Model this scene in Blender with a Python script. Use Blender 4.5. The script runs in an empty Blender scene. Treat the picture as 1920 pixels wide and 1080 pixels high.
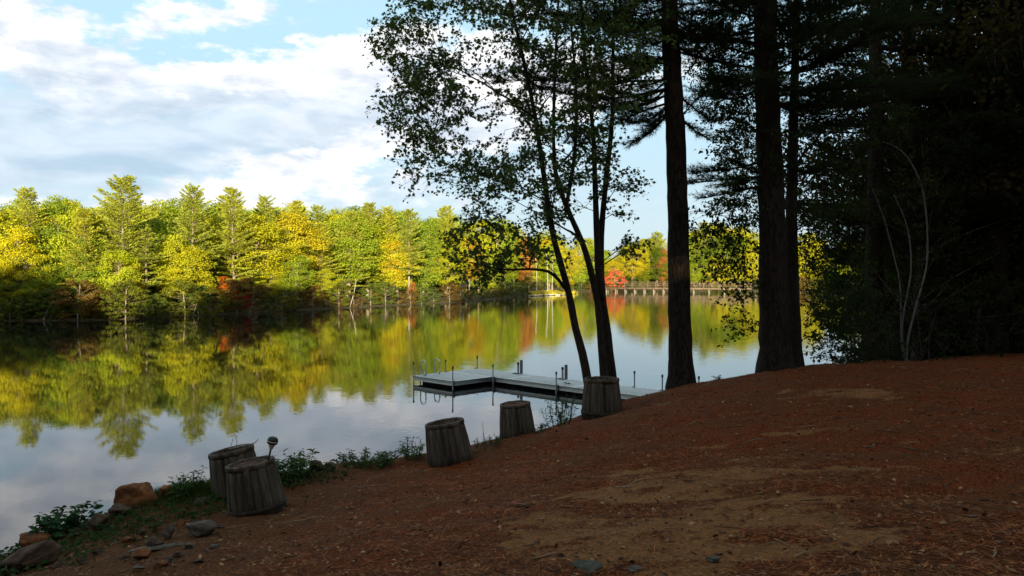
import bpy, math, random
import numpy as np
from mathutils import Vector

S = bpy.context.scene
COL = S.collection
R = math.radians

# ------------------------------------------------------------------ camera
CAM_H, FPX, HOR = 3.5, 1480.0, 520.0
PITCH = math.atan((540 - HOR) / FPX)
cd = bpy.data.cameras.new("camera")
cd.sensor_width = 36.0
cd.lens = FPX / 1920 * 36
cd.clip_start, cd.clip_end = 0.1, 5000
cam = bpy.data.objects.new("camera", cd)
COL.objects.link(cam)
cam.location = (0, 0, CAM_H)
cam.rotation_euler = (R(90) - PITCH, 0, 0)
S.camera = cam

# ------------------------------------------------------------------ light
SUN_EL, SUN_AZ = R(7.5), R(5.0)       # azimuth: from straight behind, towards the right
ld = bpy.data.lights.new("sun", 'SUN')
ld.energy, ld.angle, ld.color = 5.0, R(0.5), (1.0, 0.89, 0.54)
sun = bpy.data.objects.new("sun", ld)
COL.objects.link(sun)
to_sun = Vector((math.sin(SUN_AZ) * math.cos(SUN_EL), -math.cos(SUN_AZ) * math.cos(SUN_EL), math.sin(SUN_EL)))
sun.rotation_euler = to_sun.to_track_quat('Z', 'Y').to_euler()
sun.location = (0, -20, 40)
S.view_settings.view_transform = 'Standard'
S.view_settings.look = 'None'
S.view_settings.gamma = 1
S.view_settings.exposure = 1.6
S.cycles.use_denoising = True
S.cycles.max_bounces = 6
S.cycles.diffuse_bounces = 2
S.cycles.glossy_bounces = 3
S.cycles.transmission_bounces = 4


class NT:
    """tiny node-tree helper"""
    def __init__(s, tree):
        s.t = tree
        tree.nodes.clear()

    def n(s, typ, ins=None, **props):
        nd = s.t.nodes.new(typ)
        for k, v in props.items():
            setattr(nd, k, v)
        for k, v in (ins or {}).items():
            sock = nd.inputs[k]
            if isinstance(v, bpy.types.NodeSocket):
                s.t.links.new(v, sock)
            else:
                sock.default_value = v
        return nd

    def m(s, op, a, b=None, c=None, clamp=False):
        ins = {0: a}
        if b is not None: ins[1] = b
        if c is not None: ins[2] = c
        return s.n('ShaderNodeMath', ins, operation=op, use_clamp=clamp).outputs[0]

    def mix(s, f, a, b, blend='MIX'):
        nd = s.n('ShaderNodeMix', None, data_type='RGBA', blend_type=blend)
        for k, v in ((0, f), (6, a), (7, b)):
            if isinstance(v, bpy.types.NodeSocket): s.t.links.new(v, nd.inputs[k])
            else: nd.inputs[k].default_value = v if k == 0 or len(v) == 4 else (*v, 1)
        return nd.outputs[2]

    def step(s, x, a, b):
        nd = s.n('ShaderNodeMapRange', {0: x, 1: a, 2: b, 3: 0.0, 4: 1.0}, interpolation_type='SMOOTHSTEP')
        return nd.outputs[0]

    def noise(s, vec, scale, detail=4, rough=0.5, dist=0.0):
        return s.n('ShaderNodeTexNoise', {'Vector': vec, 'Scale': scale, 'Detail': detail, 'Roughness': rough, 'Distortion': dist}).outputs[0]

    def mapping(s, vec, scale=(1, 1, 1), loc=(0, 0, 0), rot=(0, 0, 0)):
        return s.n('ShaderNodeMapping', {'Vector': vec, 'Scale': scale, 'Location': loc, 'Rotation': rot}).outputs[0]


# ------------------------------------------------------------------ sky
W = bpy.data.worlds.new("World")
S.world = W
W.use_nodes = True
g = NT(W.node_tree)
sky = g.n('ShaderNodeTexSky', None, sky_type='NISHITA', sun_disc=False)
sky.sun_elevation = SUN_EL
sky.sun_rotation = R(180) - SUN_AZ
sky.air_density, sky.dust_density, sky.ozone_density = 1.0, 0.6, 1.5
SKY_STR = 0.10
gen = g.n('ShaderNodeTexCoord').outputs['Generated']
sep = g.n('ShaderNodeSeparateXYZ', {0: gen})
dx, dy, dz = sep.outputs
zc = g.m('ADD', g.m('MAXIMUM', dz, 0.0), 0.10)
pv = g.n('ShaderNodeCombineXYZ', {0: g.m('DIVIDE', dx, zc), 1: g.m('DIVIDE', dy, zc), 2: 0.0}).outputs[0]
yy = g.m('MAXIMUM', dy, 0.08)
u = g.m('DIVIDE', dx, yy)
v = g.m('DIVIDE', dz, yy)
warp = g.noise(g.mapping(gen, (1, 1, 2.5)), 9.0, 8, 0.62)
uw = g.m('ADD', u, g.m('MULTIPLY', g.m('SUBTRACT', warp, 0.5), 0.30))
warp2 = g.noise(g.mapping(gen, (1, 1, 2.5), (3.1, 1.7, 0.4)), 10.0, 8, 0.62)
vw = g.m('ADD', v, g.m('MULTIPLY', g.m('SUBTRACT', warp2, 0.5), 0.13))


def blob(px, py, su, sv, rot=0.0):
    """soft cloud region; centre given as the direction through which it is seen over the pond"""
    cu, cv = (px - 960) / FPX, (HOR - py) / FPX
    a = g.m('SUBTRACT', uw, cu)
    b = g.m('SUBTRACT', vw, cv)
    c, s_ = math.cos(rot), math.sin(rot)
    a2 = g.m('ADD', g.m('MULTIPLY', a, c), g.m('MULTIPLY', b, s_))
    b2 = g.m('SUBTRACT', g.m('MULTIPLY', b, c), g.m('MULTIPLY', a, s_))
    q = g.m('ADD', g.m('POWER', g.m('DIVIDE', g.m('ABSOLUTE', a2), su), 2.0), g.m('POWER', g.m('DIVIDE', g.m('ABSOLUTE', b2), sv), 2.0))
    return g.m('EXPONENT', g.m('MULTIPLY', q, -1.0))


def total(items):
    acc = None
    for w_, b in items:
        t = g.m('MULTIPLY', b, w_)
        acc = t if acc is None else g.m('ADD', acc, t)
    return acc


n1 = g.noise(g.mapping(gen, (1, 1, 2.6), (4.3, 1.2, 0)), 4.0, 7, 0.55, 0.2)
n2 = g.noise(g.mapping(gen, (1, 1, 2.6), (9.3, 5.2, 0)), 9.0, 7, 0.55, 0.15)
nf_ = g.noise(g.mapping(gen, (1, 1, 3.0), (2.2, 3.1, 0)), 11.0, 6, 0.52, 0.35)
white_bias = total([(0.34, blob(90, 70, .12, .045, -0.5)), (0.34, blob(330, 165, .17, .030, 0.02)), (0.30, blob(640, 165, .10, .040)),
                    (0.22, blob(400, 15, .07, .018)), (0.22, blob(590, 75, .035, .013)), (0.16, blob(285, 32, .03, .012)), (0.14, blob(700, 70, .06, .02)), (0.38, blob(620, 300, .13, .026, 0.25)),
                    (0.30, blob(820, 260, .16, .06)), (0.26, blob(1100, 190, .17, .055)), (0.2, blob(900, 110, .12, .05)), (0.14, blob(190, 190, .12, .02)),
                    (-0.08, blob(500, 85, .20, .026)), (-0.06, blob(300, 95, .09, .02)), (0.10, blob(430, 70, .08, .02)), (0.10, blob(240, 60, .06, .02)), (0.12, blob(660, 110, .07, .02)), (-0.45, blob(1290, 370, .22, .085)),
                    (0.10, blob(400, 385, .5, .02))])
pu_ = g.noise(g.mapping(gen, (1, 1, 2.2), (2, 5, 1)), 16.0, 9, .62, .2)
wm = g.step(g.m('ADD', g.m('ADD', g.m('MULTIPLY', n1, 0.40), g.m('ADD', g.m('MULTIPLY', n2, 0.25), g.m('MULTIPLY', pu_, .56))), g.m('MULTIPLY', white_bias, .9)), 0.635, 0.80)
grey_bias = total([(0.42, blob(200, 270, .42, .060, 0.04)), (0.22, blob(560, 225, .26, .030)), (0.20, blob(60, 150, .09, .05)),
                   (0.18, blob(700, 370, .25, .018, 0.15)), (0.12, blob(190, 50, .10, .02)), (-0.25, blob(610, 305, .17, .026, 0.22)),
                   (-0.15, blob(330, 150, .20, .018, 0.02)), (0.12, blob(1300, 330, .3, .06))])
n3 = g.noise(g.mapping(gen, (1, 1, 3.6), (1.3, 8.2, 0)), 5.0, 7, 0.55, 0.3)
gm = g.step(g.m('ADD', g.m('ADD', g.m('MULTIPLY', n3, .7), g.m('MULTIPLY', nf_, .3)), grey_bias), 0.54, 0.86)
base = g.n('ShaderNodeMix', None, data_type='RGBA', blend_type='MULTIPLY')
base.inputs[0].default_value = 1
W.node_tree.links.new(sky.outputs[0], base.inputs[6])
base.inputs[7].default_value = (1.15, 1.25, 1.15, 1)
K = 0.62 / SKY_STR
pale = g.mix(g.step(dz, 0.02, 0.30), (0.325 * K, 0.405 * K, 0.475 * K), (0.295 * K, 0.445 * K, 0.535 * K))
base_c = g.mix(0.93, base.outputs[2], pale)
cloud_grey = g.mix(g.step(nf_, .3, .72), (0.26 * K, 0.345 * K, 0.43 * K), (0.45 * K, 0.50 * K, 0.57 * K))
puff = g.noise(g.mapping(gen, (1, 1, 2.4)), 22.0, 8, .62, .3)
cloud_white = g.mix(g.step(g.m('ADD', g.m('MULTIPLY', nf_, .5), g.m('MULTIPLY', puff, .5)), .34, .60), (0.40 * K, 0.435 * K, 0.50 * K), (0.68 * K, 0.67 * K, 0.66 * K))
c1 = g.mix(g.m('MULTIPLY', wm, 0.97), base_c, cloud_white)
c2 = g.mix(g.m('MULTIPLY', gm, 0.78), c1, cloud_grey)
# the cloud field belongs to the sky over the pond; overhead and behind, unseen warm-grey cloud is added to warm the fill light
front = g.m('MULTIPLY', g.step(dy, 0.1, 0.5), 1.0)
over = g.mix(g.m('MULTIPLY', g.step(n1, .42, .58), .75), base.outputs[2], (0.50 * K, 0.46 * K, 0.42 * K))
fin = g.mix(front, over, c2)
bg = g.n('ShaderNodeBackground', {'Color': fin, 'Strength': SKY_STR})
wo = g.n('ShaderNodeOutputWorld', {0: bg.outputs[0]})

# ------------------------------------------------------------------ pixel helpers (layout only)
_cp, _sp = math.cos(PITCH), math.sin(PITCH)


def ray(px, py):
    x, yv = (px - 960) / FPX, (540 - py) / FPX
    return np.array([x, _cp + yv * _sp, -_sp + yv * _cp])


def P(px, py, D):
    """the point at ground distance D that is seen at (px, py)"""
    d = ray(px, py)
    return np.array([0, 0, CAM_H]) + d * (D / d[1])


# ------------------------------------------------------------------ object helpers
def tag(o, label=None, cat=None, group=None, kind=None):
    if label: o['label'] = label
    if cat: o['category'] = cat
    if group: o['group'] = group
    if kind: o['kind'] = kind
    return o


def thing(name, label, cat, loc=(0, 0, 0), rot=(0, 0, 0), group=None, scale=1.0):
    o = bpy.data.objects.new(name, None)
    o.empty_display_size = 0.2
    COL.objects.link(o)
    o.location = loc
    o.rotation_euler = rot
    o.scale = (scale,) * 3 if not hasattr(scale, '__len__') else scale
    return tag(o, label, cat, group)


def np_mesh(name, V, Fs, mat=None, smooth=False):
    """mesh from a vertex array and a list of face arrays"""
    me = bpy.data.meshes.new(name)
    V = np.asarray(V, dtype=np.float32)
    Fs = [np.asarray(F, dtype=np.int32) for F in (Fs if isinstance(Fs, list) else [Fs]) if len(F)]
    loops = np.concatenate([F.ravel() for F in Fs])
    starts, off = [], 0
    for F in Fs:
        k = F.shape[1]
        starts.append(off + np.arange(len(F)) * k)
        off += F.size
    starts = np.concatenate(starts).astype(np.int32)
    me.vertices.add(len(V)); me.vertices.foreach_set('co', V.ravel())
    me.loops.add(len(loops)); me.loops.foreach_set('vertex_index', loops)
    me.polygons.add(len(starts)); me.polygons.foreach_set('loop_start', starts)
    if smooth:
        me.polygons.foreach_set('use_smooth', np.ones(len(starts), dtype=bool))
    me.update(calc_edges=True)
    me.validate()
    if mat: me.materials.append(mat)
    return me


def obj(name, me, parent=None, color=None):
    o = bpy.data.objects.new(name, me)
    COL.objects.link(o)
    if parent: o.parent = parent
    if color: o.color = (*color, 1)
    return o


class MB:
    """collects shapes into one mesh"""
    def __init__(s):
        s.V, s.F, s.n = [], {}, 0

    def add(s, V, F):
        V = np.asarray(V, float)
        for f in (F if isinstance(F, list) else [F]):
            f = np.asarray(f)
            if len(f): s.F.setdefault(f.shape[1], []).append(f + s.n)
        s.V.append(V); s.n += len(V)

    def box(s, c, size, rz=0.0, bevel=0.0):
        x, y, z = [q / 2 for q in size]
        b = min(bevel, x * .45, y * .45, z * .45)
        if b <= 0:
            V = np.array([[sx * x, sy * y, sz * z] for sz in (-1, 1) for sy in (-1, 1) for sx in (-1, 1)])
            F = [[0, 2, 3, 1], [4, 5, 7, 6], [0, 1, 5, 4], [2, 6, 7, 3], [0, 4, 6, 2], [1, 3, 7, 5]]
        else:
            V = []
            for sz in (-1, 1):
                for sy in (-1, 1):
                    for sx in (-1, 1):
                        V += [[sx * (x - b), sy * (y - b), sz * z], [sx * (x - b), sy * y, sz * (z - b)], [sx * x, sy * (y - b), sz * (z - b)]]
            V = np.array(V)
            i = lambda sx, sy, sz, k: ((sz * 2 + sy) * 2 + sx) * 3 + k
            F = []
            F += [[i(0, 0, 0, 0), i(0, 1, 0, 0), i(1, 1, 0, 0), i(1, 0, 0, 0)], [i(0, 0, 1, 0), i(1, 0, 1, 0), i(1, 1, 1, 0), i(0, 1, 1, 0)]]
            F += [[i(0, 0, 0, 1), i(1, 0, 0, 1), i(1, 0, 1, 1), i(0, 0, 1, 1)], [i(0, 1, 0, 1), i(0, 1, 1, 1), i(1, 1, 1, 1), i(1, 1, 0, 1)]]
            F += [[i(0, 0, 0, 2), i(0, 0, 1, 2), i(0, 1, 1, 2), i(0, 1, 0, 2)], [i(1, 0, 0, 2), i(1, 1, 0, 2), i(1, 1, 1, 2), i(1, 0, 1, 2)]]
            for sz in (0, 1):
                for sy in (0, 1): F.append([i(0, sy, sz, 0), i(1, sy, sz, 0), i(1, sy, sz, 1), i(0, sy, sz, 1)])
                for sx in (0, 1): F.append([i(sx, 0, sz, 0), i(sx, 1, sz, 0), i(sx, 1, sz, 2), i(sx, 0, sz, 2)])
            for sy in (0, 1):
                for sx in (0, 1): F.append([i(sx, sy, 0, 1), i(sx, sy, 1, 1), i(sx, sy, 1, 2), i(sx, sy, 0, 2)])
            T = [[i(sx, sy, sz, 0), i(sx, sy, sz, 1), i(sx, sy, sz, 2)] for sx in (0, 1) for sy in (0, 1) for sz in (0, 1)]
            F = [np.array(F), np.array(T)]
        ca, sa = math.cos(rz), math.sin(rz)
        V = V @ np.array([[ca, sa, 0], [-sa, ca, 0], [0, 0, 1]]) + np.array(c)
        s.add(V, F if isinstance(F, list) and isinstance(F[0], np.ndarray) else np.array(F))

    def tube(s, pts, rad, k=8, caps=True, noise=0.0, rng=None):
        V, Fq, Ft = tube(pts, rad, k, caps, noise, rng)
        s.add(V, [Fq] + ([Ft] if len(Ft) else []))

    def lathe(s, prof, k=32, c=(0, 0, 0)):
        prof = np.asarray(prof, float)
        a = np.arange(k) / k * 2 * np.pi
        V = np.stack([np.outer(prof[:, 0], np.cos(a)), np.outer(prof[:, 0], np.sin(a)), np.repeat(prof[:, 1:2], k, 1)], -1).reshape(-1, 3) + np.array(c)
        s.add(V, quads(len(prof), k))

    def mesh(s, name, mat, smooth=False):
        return np_mesh(name, np.concatenate(s.V), [np.concatenate(f) for f in s.F.values()], mat, smooth)


def quads(n, k):
    i = np.repeat(np.arange(n - 1), k); j = np.tile(np.arange(k), n - 1); j2 = (j + 1) % k
    return np.stack([i * k + j, i * k + j2, (i + 1) * k + j2, (i + 1) * k + j], -1)


def tube(pts, rad, k=8, caps=True, noise=0.0, rng=None):
    pts = np.asarray(pts, float)
    n = len(pts)
    rad = np.broadcast_to(np.asarray(rad, float), (n,)) if np.ndim(rad) <= 1 else rad
    t = np.gradient(pts, axis=0)
    t /= np.linalg.norm(t, axis=1)[:, None] + 1e-9
    a = np.array([1., 0, 0]) if abs(t[0][0]) < .8 else np.array([0, 1., 0])
    N = np.zeros((n, 3))
    for i in range(n):
        a = a - t[i] * np.dot(a, t[i]); a /= np.linalg.norm(a) + 1e-9
        N[i] = a
    B = np.cross(t, N)
    an = np.arange(k) / k * 2 * np.pi
    rr = np.repeat(rad[:, None], k, 1)
    if noise and rng is not None:
        rr = rr * (1 + noise * rng.standard_normal((n, k)))
    V = pts[:, None, :] + rr[..., None] * (np.cos(an)[None, :, None] * N[:, None] + np.sin(an)[None, :, None] * B[:, None])
    V = V.reshape(-1, 3)
    Fq = quads(n, k)
    Ft = []
    if caps:
        V = np.concatenate([V, pts[:1], pts[-1:]])
        c0, c1 = n * k, n * k + 1
        for j in range(k):
            Ft += [[c0, (j + 1) % k, j], [c1, (n - 1) * k + j, (n - 1) * k + (j + 1) % k]]
    return V, Fq, np.array(Ft, dtype=int).reshape(-1, 3)


def smooth_path(ctrl, n):
    """Catmull-Rom through control points"""
    c = np.asarray(ctrl, float)
    c = np.concatenate([2 * c[:1] - c[1:2], c, 2 * c[-1:] - c[-2:-1]])
    out = []
    m = len(c) - 3
    for q in np.linspace(0, m - 1e-6, n):
        i = int(q); t = q - i
        p0, p1, p2, p3 = c[i:i + 4]
        out.append(.5 * ((2 * p1) + (-p0 + p2) * t + (2 * p0 - 5 * p1 + 4 * p2 - p3) * t * t + (-p0 + 3 * p1 - 3 * p2 + p3) * t ** 3))
    return np.array(out)


def unit(a):
    a = np.asarray(a, float)
    return a / (np.linalg.norm(a, axis=-1, keepdims=True) + 1e-9)


# ------------------------------------------------------------------ materials
def new_mat(name):
    m = bpy.data.materials.new(name)
    m.use_nodes = True
    return m, NT(m.node_tree)


def finish(gm_, shader):
    gm_.n('ShaderNodeOutputMaterial', {0: shader})


def mat_bits(name, c1, c2):
    """scattered litter: every piece its own tone"""
    m, q = new_mat(name)
    r = q.n('ShaderNodeNewGeometry').outputs['Random Per Island']
    finish(q, q.n('ShaderNodeBsdfPrincipled', {'Base Color': q.mix(q.m('POWER', r, 2.2), c1, c2), 'Roughness': .85, 'Specular IOR Level': .2}).outputs[0])
    return m


def mat_simple(name, c1, c2, scale=8, rough=0.8, bump=0.3, stretch=(1, 1, 1), metallic=0.0, detail=5, spec=0.3):
    m, q = new_mat(name)
    co = q.n('ShaderNodeTexCoord').outputs['Object']
    nz = q.noise(q.mapping(co, stretch), scale, detail, 0.62)
    col = q.mix(q.step(nz, 0.3, 0.7), c1, c2)
    b = q.n('ShaderNodeBump', {'Strength': bump, 'Distance': 0.02, 'Height': nz})
    p = q.n('ShaderNodeBsdfPrincipled', {'Base Color': col, 'Roughness': rough, 'Normal': b.outputs[0], 'Metallic': metallic, 'Specular IOR Level': spec})
    finish(q, p.outputs[0])
    return m


def mat_leaf(name, transl=0.4, var=(0.55, 1.35), scale=1.3):
    """foliage: each tree's own leaf colour (object colour) with clump-to-clump variation"""
    m, q = new_mat(name)
    oi = q.n('ShaderNodeObjectInfo')
    co = q.n('ShaderNodeTexCoord').outputs['Object']
    nz = q.noise(co, scale, 3, 0.6)
    nf = q.noise(co, scale * 9, 2, 0.5)
    val = q.m('ADD', q.m('MULTIPLY', q.step(nz, 0.3, 0.7), (var[1] - var[0]) * .65), q.m('MULTIPLY', q.step(nf, .3, .7), (var[1] - var[0]) * .35))
    val = q.m('ADD', val, var[0])
    hue = q.n('ShaderNodeHueSaturation', {'Hue': q.m('ADD', 0.485, q.m('MULTIPLY', nf, 0.03)), 'Saturation': 1.0, 'Value': val, 'Color': oi.outputs['Color']})
    d = q.n('ShaderNodeBsdfDiffuse', {'Color': hue.outputs[0]})
    t = q.n('ShaderNodeBsdfTranslucent', {'Color': hue.outputs[0]})
    mx = q.n('ShaderNodeMixShader', {0: transl, 1: d.outputs[0], 2: t.outputs[0]})
    finish(q, mx.outputs[0])
    return m


def mat_bark(name, c1, c2, sc=6, bump=0.8):
    m, q = new_mat(name)
    co = q.n('ShaderNodeTexCoord').outputs['Object']
    a = q.noise(q.mapping(co, (1, 1, .18)), sc * 2.2, 6, 0.65, .6)
    b_ = q.n('ShaderNodeTexVoronoi', {'Vector': q.mapping(co, (1, 1, .16)), 'Scale': sc * 3.2}, feature='DISTANCE_TO_EDGE').outputs[0]
    h = q.m('ADD', q.m('MULTIPLY', a, .6), q.m('MULTIPLY', q.step(b_, 0, .16), .25))
    col = q.mix(q.step(h, .3, .7), c1, c2)
    bp = q.n('ShaderNodeBump', {'Strength': bump, 'Distance': 0.03, 'Height': h})
    p = q.n('ShaderNodeBsdfPrincipled', {'Base Color': col, 'Roughness': .92, 'Normal': bp.outputs[0], 'Specular IOR Level': .15})
    finish(q, p.outputs[0])
    return m


M_LEAF = mat_leaf("far_foliage", 0.42, (0.6, 1.35))
M_NLEAF = mat_leaf("near_foliage", 0.35, (0.6, 1.3), 2.0)
M_NEEDLE = mat_leaf("needles", 0.25, (0.6, 1.25), 1.5)
M_BARK = mat_bark("pine_bark", (.013, .009, .007), (.042, .028, .020), 6, .5)
M_BARK2 = mat_bark("maple_bark", (.020, .015, .011), (.05, .038, .028), 9, .4)
M_FBARK = mat_bark("far_bark", (.13, .10, .075), (.30, .24, .18), 3, .4)
M_DEAD = mat_bark("bleached_wood", (.20, .18, .15), (.42, .38, .33), 5, .3)

M_PALE = mat_bark("pale_bark", (.20, .17, .13), (.40, .36, .29), 5, .3)

# birch bark: pale with dark horizontal bands
M_BIRCH, q = new_mat("birch_bark")
co = q.n('ShaderNodeTexCoord').outputs['Object']
nz = q.noise(q.mapping(co, (1, 1, 5)), 4.0, 5, .7)
colb = q.mix(q.step(nz, .56, .66), (.115, .108, .098), (.02, .017, .015))
finish(q, q.n('ShaderNodeBsdfPrincipled', {'Base Color': colb, 'Roughness': .7}).outputs[0])

# ------------------------------------------------------------------ terrain functions
NEAR_SHORE = np.array([(-40, -14), (-25, -4), (-16, 2.6), (-10, 6.8), (-6.4, 9.4), (-4.6, 11.2), (-3, 12.9), (0, 15.2), (2.5, 18.6), (4.3, 21.6),
                       (7.5, 24.2), (12, 26.2), (17, 27.6), (30, 31), (60, 42)], float)
CTRL = []
for x, y in NEAR_SHORE: CTRL.append((x, y, 0.0))
_d = np.gradient(NEAR_SHORE, axis=0); _d = unit(_d)
for (x, y), (tx, ty) in zip(NEAR_SHORE, _d): CTRL.append((x - ty * 2.5, y + tx * 2.5, -0.9)); CTRL.append((x - ty * 9, y + tx * 9, -2.2))
CTRL += [(-2.75, 8.6, .92), (-3.6, 9.4, .80), (-.85, 10.7, .95), (.1, 12.6, .98), (1.4, 11.9, 1.40), (1.0, 14.6, .80), (2.3, 16.2, .85), (3.2, 15.2, 1.37), (1.55, 13.1, 1.19), (2.0, 13.6, 1.30),
         (4.1, 17.5, .95), (5.2, 15.6, 1.68), (5.9, 18.6, 1.0), (7.5, 20.5, .9), (6.6, 16.5, 1.68), (9, 18.5, 1.48), (12, 21, 1.38), (2.9, 4.5, 1.8), (0, 5, 1.62), (-3.4, 6.6, 1.0), (-1.5, 8, 1.12), (-4.6, 8.5, .66), (-6.2, 6.8, .50),
         (-5.6, 8.6, .36), (-5.41, 9.2, .46), (-5.03, 9.8, .56), (-4.48, 10.2, .63), (-4.07, 10.4, .68), (-3.21, 10.8, .76), (-2.57, 11.2, .82), (-1.28, 11.8, .87),
         (1.5, 8.5, 1.52), (4, 9, 1.76), (8, 10, 1.83), (12, 14, 1.78), (14, 22, 1.3), (22, 25, 1.35), (40, 25, 1.8), (40, 0, 2), (12, 0, 1.9), (3, 0, 1.85), (-4, 0, 1.4),
         (-9, 3, .7), (-12, -6, 1.3), (-25, -15, 1.2), (0, -10, 2), (25, -12, 2), (-60, -40, 2), (60, -50, 2), (0, -60, 2)]
CTRL = np.array(CTRL)
_r = lambda A, B: np.sqrt(((A[:, None, :2] - B[None, :, :2]) ** 2).sum(-1) + .5)
_w = np.linalg.solve(_r(CTRL, CTRL) + np.eye(len(CTRL)) * 1e-6, CTRL[:, 2])


def vnoise(x, y, seed=0):
    """smooth value noise on arrays"""
    rs = np.random.default_rng(seed).random((64, 64))
    xi, yi = np.floor(x).astype(int), np.floor(y).astype(int)
    fx, fy = x - xi, y - yi
    fx, fy = fx * fx * (3 - 2 * fx), fy * fy * (3 - 2 * fy)
    gg = lambda a, b: rs[a % 64, b % 64]
    return (gg(xi, yi) * (1 - fx) + gg(xi + 1, yi) * fx) * (1 - fy) + (gg(xi, yi + 1) * (1 - fx) + gg(xi + 1, yi + 1) * fx) * fy - .5


def zg(x, y):
    """near ground height"""
    x = np.atleast_1d(np.asarray(x, float)); y = np.atleast_1d(np.asarray(y, float))
    A = np.stack([x.ravel(), y.ravel()], -1)
    z = np.zeros(len(A))
    for i in range(0, len(A), 20000):
        z[i:i + 20000] = _r(A[i:i + 20000], CTRL) @ _w
    z = z.reshape(x.shape)
    z += 0.07 * vnoise(x * .9, y * .9, 1) + 0.04 * vnoise(x * 2.7, y * 2.7, 2) + 0.028 * vnoise(x * 5.5, y * 5.5, 3) + 0.012 * vnoise(x * 12.5, y * 12.5, 4)
    t = np.clip((-7 - y) / 22, 0, 1)
    z += 7.0 * t * t * (3 - 2 * t)  # unseen rise behind the viewpoint, added to block the low sun
    return z


def z1(x, y): return float(zg(x, y)[0])


def hit(px, py):
    """ground point seen at (px, py)"""
    d = ray(px, py)
    t = np.linspace(3, 60, 2400)
    X = np.array([0, 0, CAM_H])[None] + d[None] * (t / d[1])[:, None]
    zz = zg(X[:, 0], X[:, 1])
    ok = (X[:, 2] <= zz) & (zz > .12)
    if ok.any(): k = np.argmax(ok)
    else:                                   # just above the bank's edge: stand it on the edge
        k = np.argmin(np.where((zz > .2) & (X[:, 1] < 30), X[:, 2] - zz, 99))
        X[k, 2] = zz[k]
    return X[k]


SAND = []
for px, py, wpx, hpx, k_ in ((1040, 1000, 120, 40, 1), (1255, 905, 190, 26, 1), (1250, 1015, 170, 55, 1), (1430, 952, 170, 26, 1), (1440, 880, 120, 18, .8), (1345, 860, 80, 14, .7), (1590, 742, 110, 10, .9), (1650, 886, 90, 14, .7),
                             (1560, 990, 130, 26, .8), (1130, 1060, 90, 18, .6), (1380, 1050, 120, 26, .8), (1720, 960, 110, 18, .6), (1480, 800, 110, 10, .6), (1260, 800, 70, 8, .5), (840, 985, 110, 14, .5), (1820, 840, 110, 12, .6), (1700, 1050, 120, 22, .6), (660, 960, 90, 12, .4)):
    a_, b_, c_ = hit(px, py), hit(px, py - hpx), hit(px, py + hpx)
    SAND.append((a_[0], a_[1], wpx * a_[1] / FPX, max(.18, (b_[1] - c_[1]) / 2), k_))


def sand_at(x, y):
    m_ = np.zeros(np.shape(x))
    wx = x + .35 * vnoise(x * 2.2, y * 2.2, 21) + .12 * vnoise(x * 7, y * 7, 22)
    wy = y + .55 * vnoise(x * 1.7, y * 2.4, 23) + .18 * vnoise(x * 6, y * 8, 24)
    for cx, cy, rx, ry, k_ in SAND:
        q_ = ((wx - cx) / rx) ** 2 + ((wy - cy) / ry) ** 2
        m_ = np.maximum(m_, k_ * np.clip(1.25 - .55 * q_, 0, 1.0))
    m_ = m_ + .75 * vnoise(x * 1.5 + .3 * y, y * 4.2, 25) + .7 * vnoise(x * 4, y * 10, 26) + .45 * vnoise(x * 13, y * 22, 27)
    return np.clip((m_ - .42) / .7, 0, 1)


FAR_SHORE = [(-160, 30), (-95, 47), (-62, 57)]
for px, py in ((0, 603), (230, 600), (380, 592), (500, 585), (700, 575), (860, 567), (985, 556), (1062, 553)):
    D_ = CAM_H * FPX / (py - HOR)
    FAR_SHORE.append(((px - 960) / FPX * D_, D_))
FAR_SHORE += [(15, 172), (17, 192), (40, 200), (62, 196), (90, 186), (112, 150), (108, 105), (92, 70), (75, 48), (60, 42)]
FAR_SHORE = np.array(FAR_SHORE, float)
LAKE = np.concatenate([FAR_SHORE, NEAR_SHORE[::-1][1:], [(-170, -40)]])


def inside(poly, x, y):
    c = np.zeros(x.shape, bool)
    n = len(poly)
    for i in range(n):
        x0, y0 = poly[i]; x1, y1 = poly[(i + 1) % n]
        cond = ((y0 > y) != (y1 > y)) & (x < (x1 - x0) * (y - y0) / (y1 - y0 + 1e-12) + x0)
        c ^= cond
    return c


def dist_line(line, x, y):
    d = np.full(x.shape, 1e9)
    for (x0, y0), (x1, y1) in zip(line[:-1], line[1:]):
        ex, ey = x1 - x0, y1 - y0
        t = np.clip(((x - x0) * ex + (y - y0) * ey) / (ex * ex + ey * ey), 0, 1)
        d = np.minimum(d, np.hypot(x - x0 - t * ex, y - y0 - t * ey))
    return d


def zf(x, y):
    """far bank height"""
    x = np.atleast_1d(np.asarray(x, float)); y = np.atleast_1d(np.asarray(y, float))
    s = dist_line(FAR_SHORE, x, y)
    ins = inside(LAKE, x, y)
    z = np.where(ins, -np.minimum(s * .35, 2.2), np.minimum(.04 + s * .16, .45) + np.clip(s - 3, 0, 40) * .05 + np.clip(s - 24, 0, 80) * .11)
    z = z + np.where(ins, 0, .25 * vnoise(x * .3, y * .3, 5) * np.clip(s, 0, 1))
    near = (y < 34) & (x > -40) & (x < 66)
    return np.where(near & ~ins, -3.0, z)


def zf1(x, y): return float(zf(x, y)[0])


def grid_mesh(name, xs, ys, fn, mat):
    X, Y = np.meshgrid(xs, ys)
    Z = fn(X, Y)
    V = np.stack([X, Y, Z], -1).reshape(-1, 3)
    nx, ny = len(xs), len(ys)
    i, j = np.meshgrid(np.arange(nx - 1), np.arange(ny - 1))
    a = (j * nx + i).ravel()
    return np_mesh(name, V, np.stack([a, a + 1, a + nx + 1, a + nx], -1), mat, True)


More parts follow.
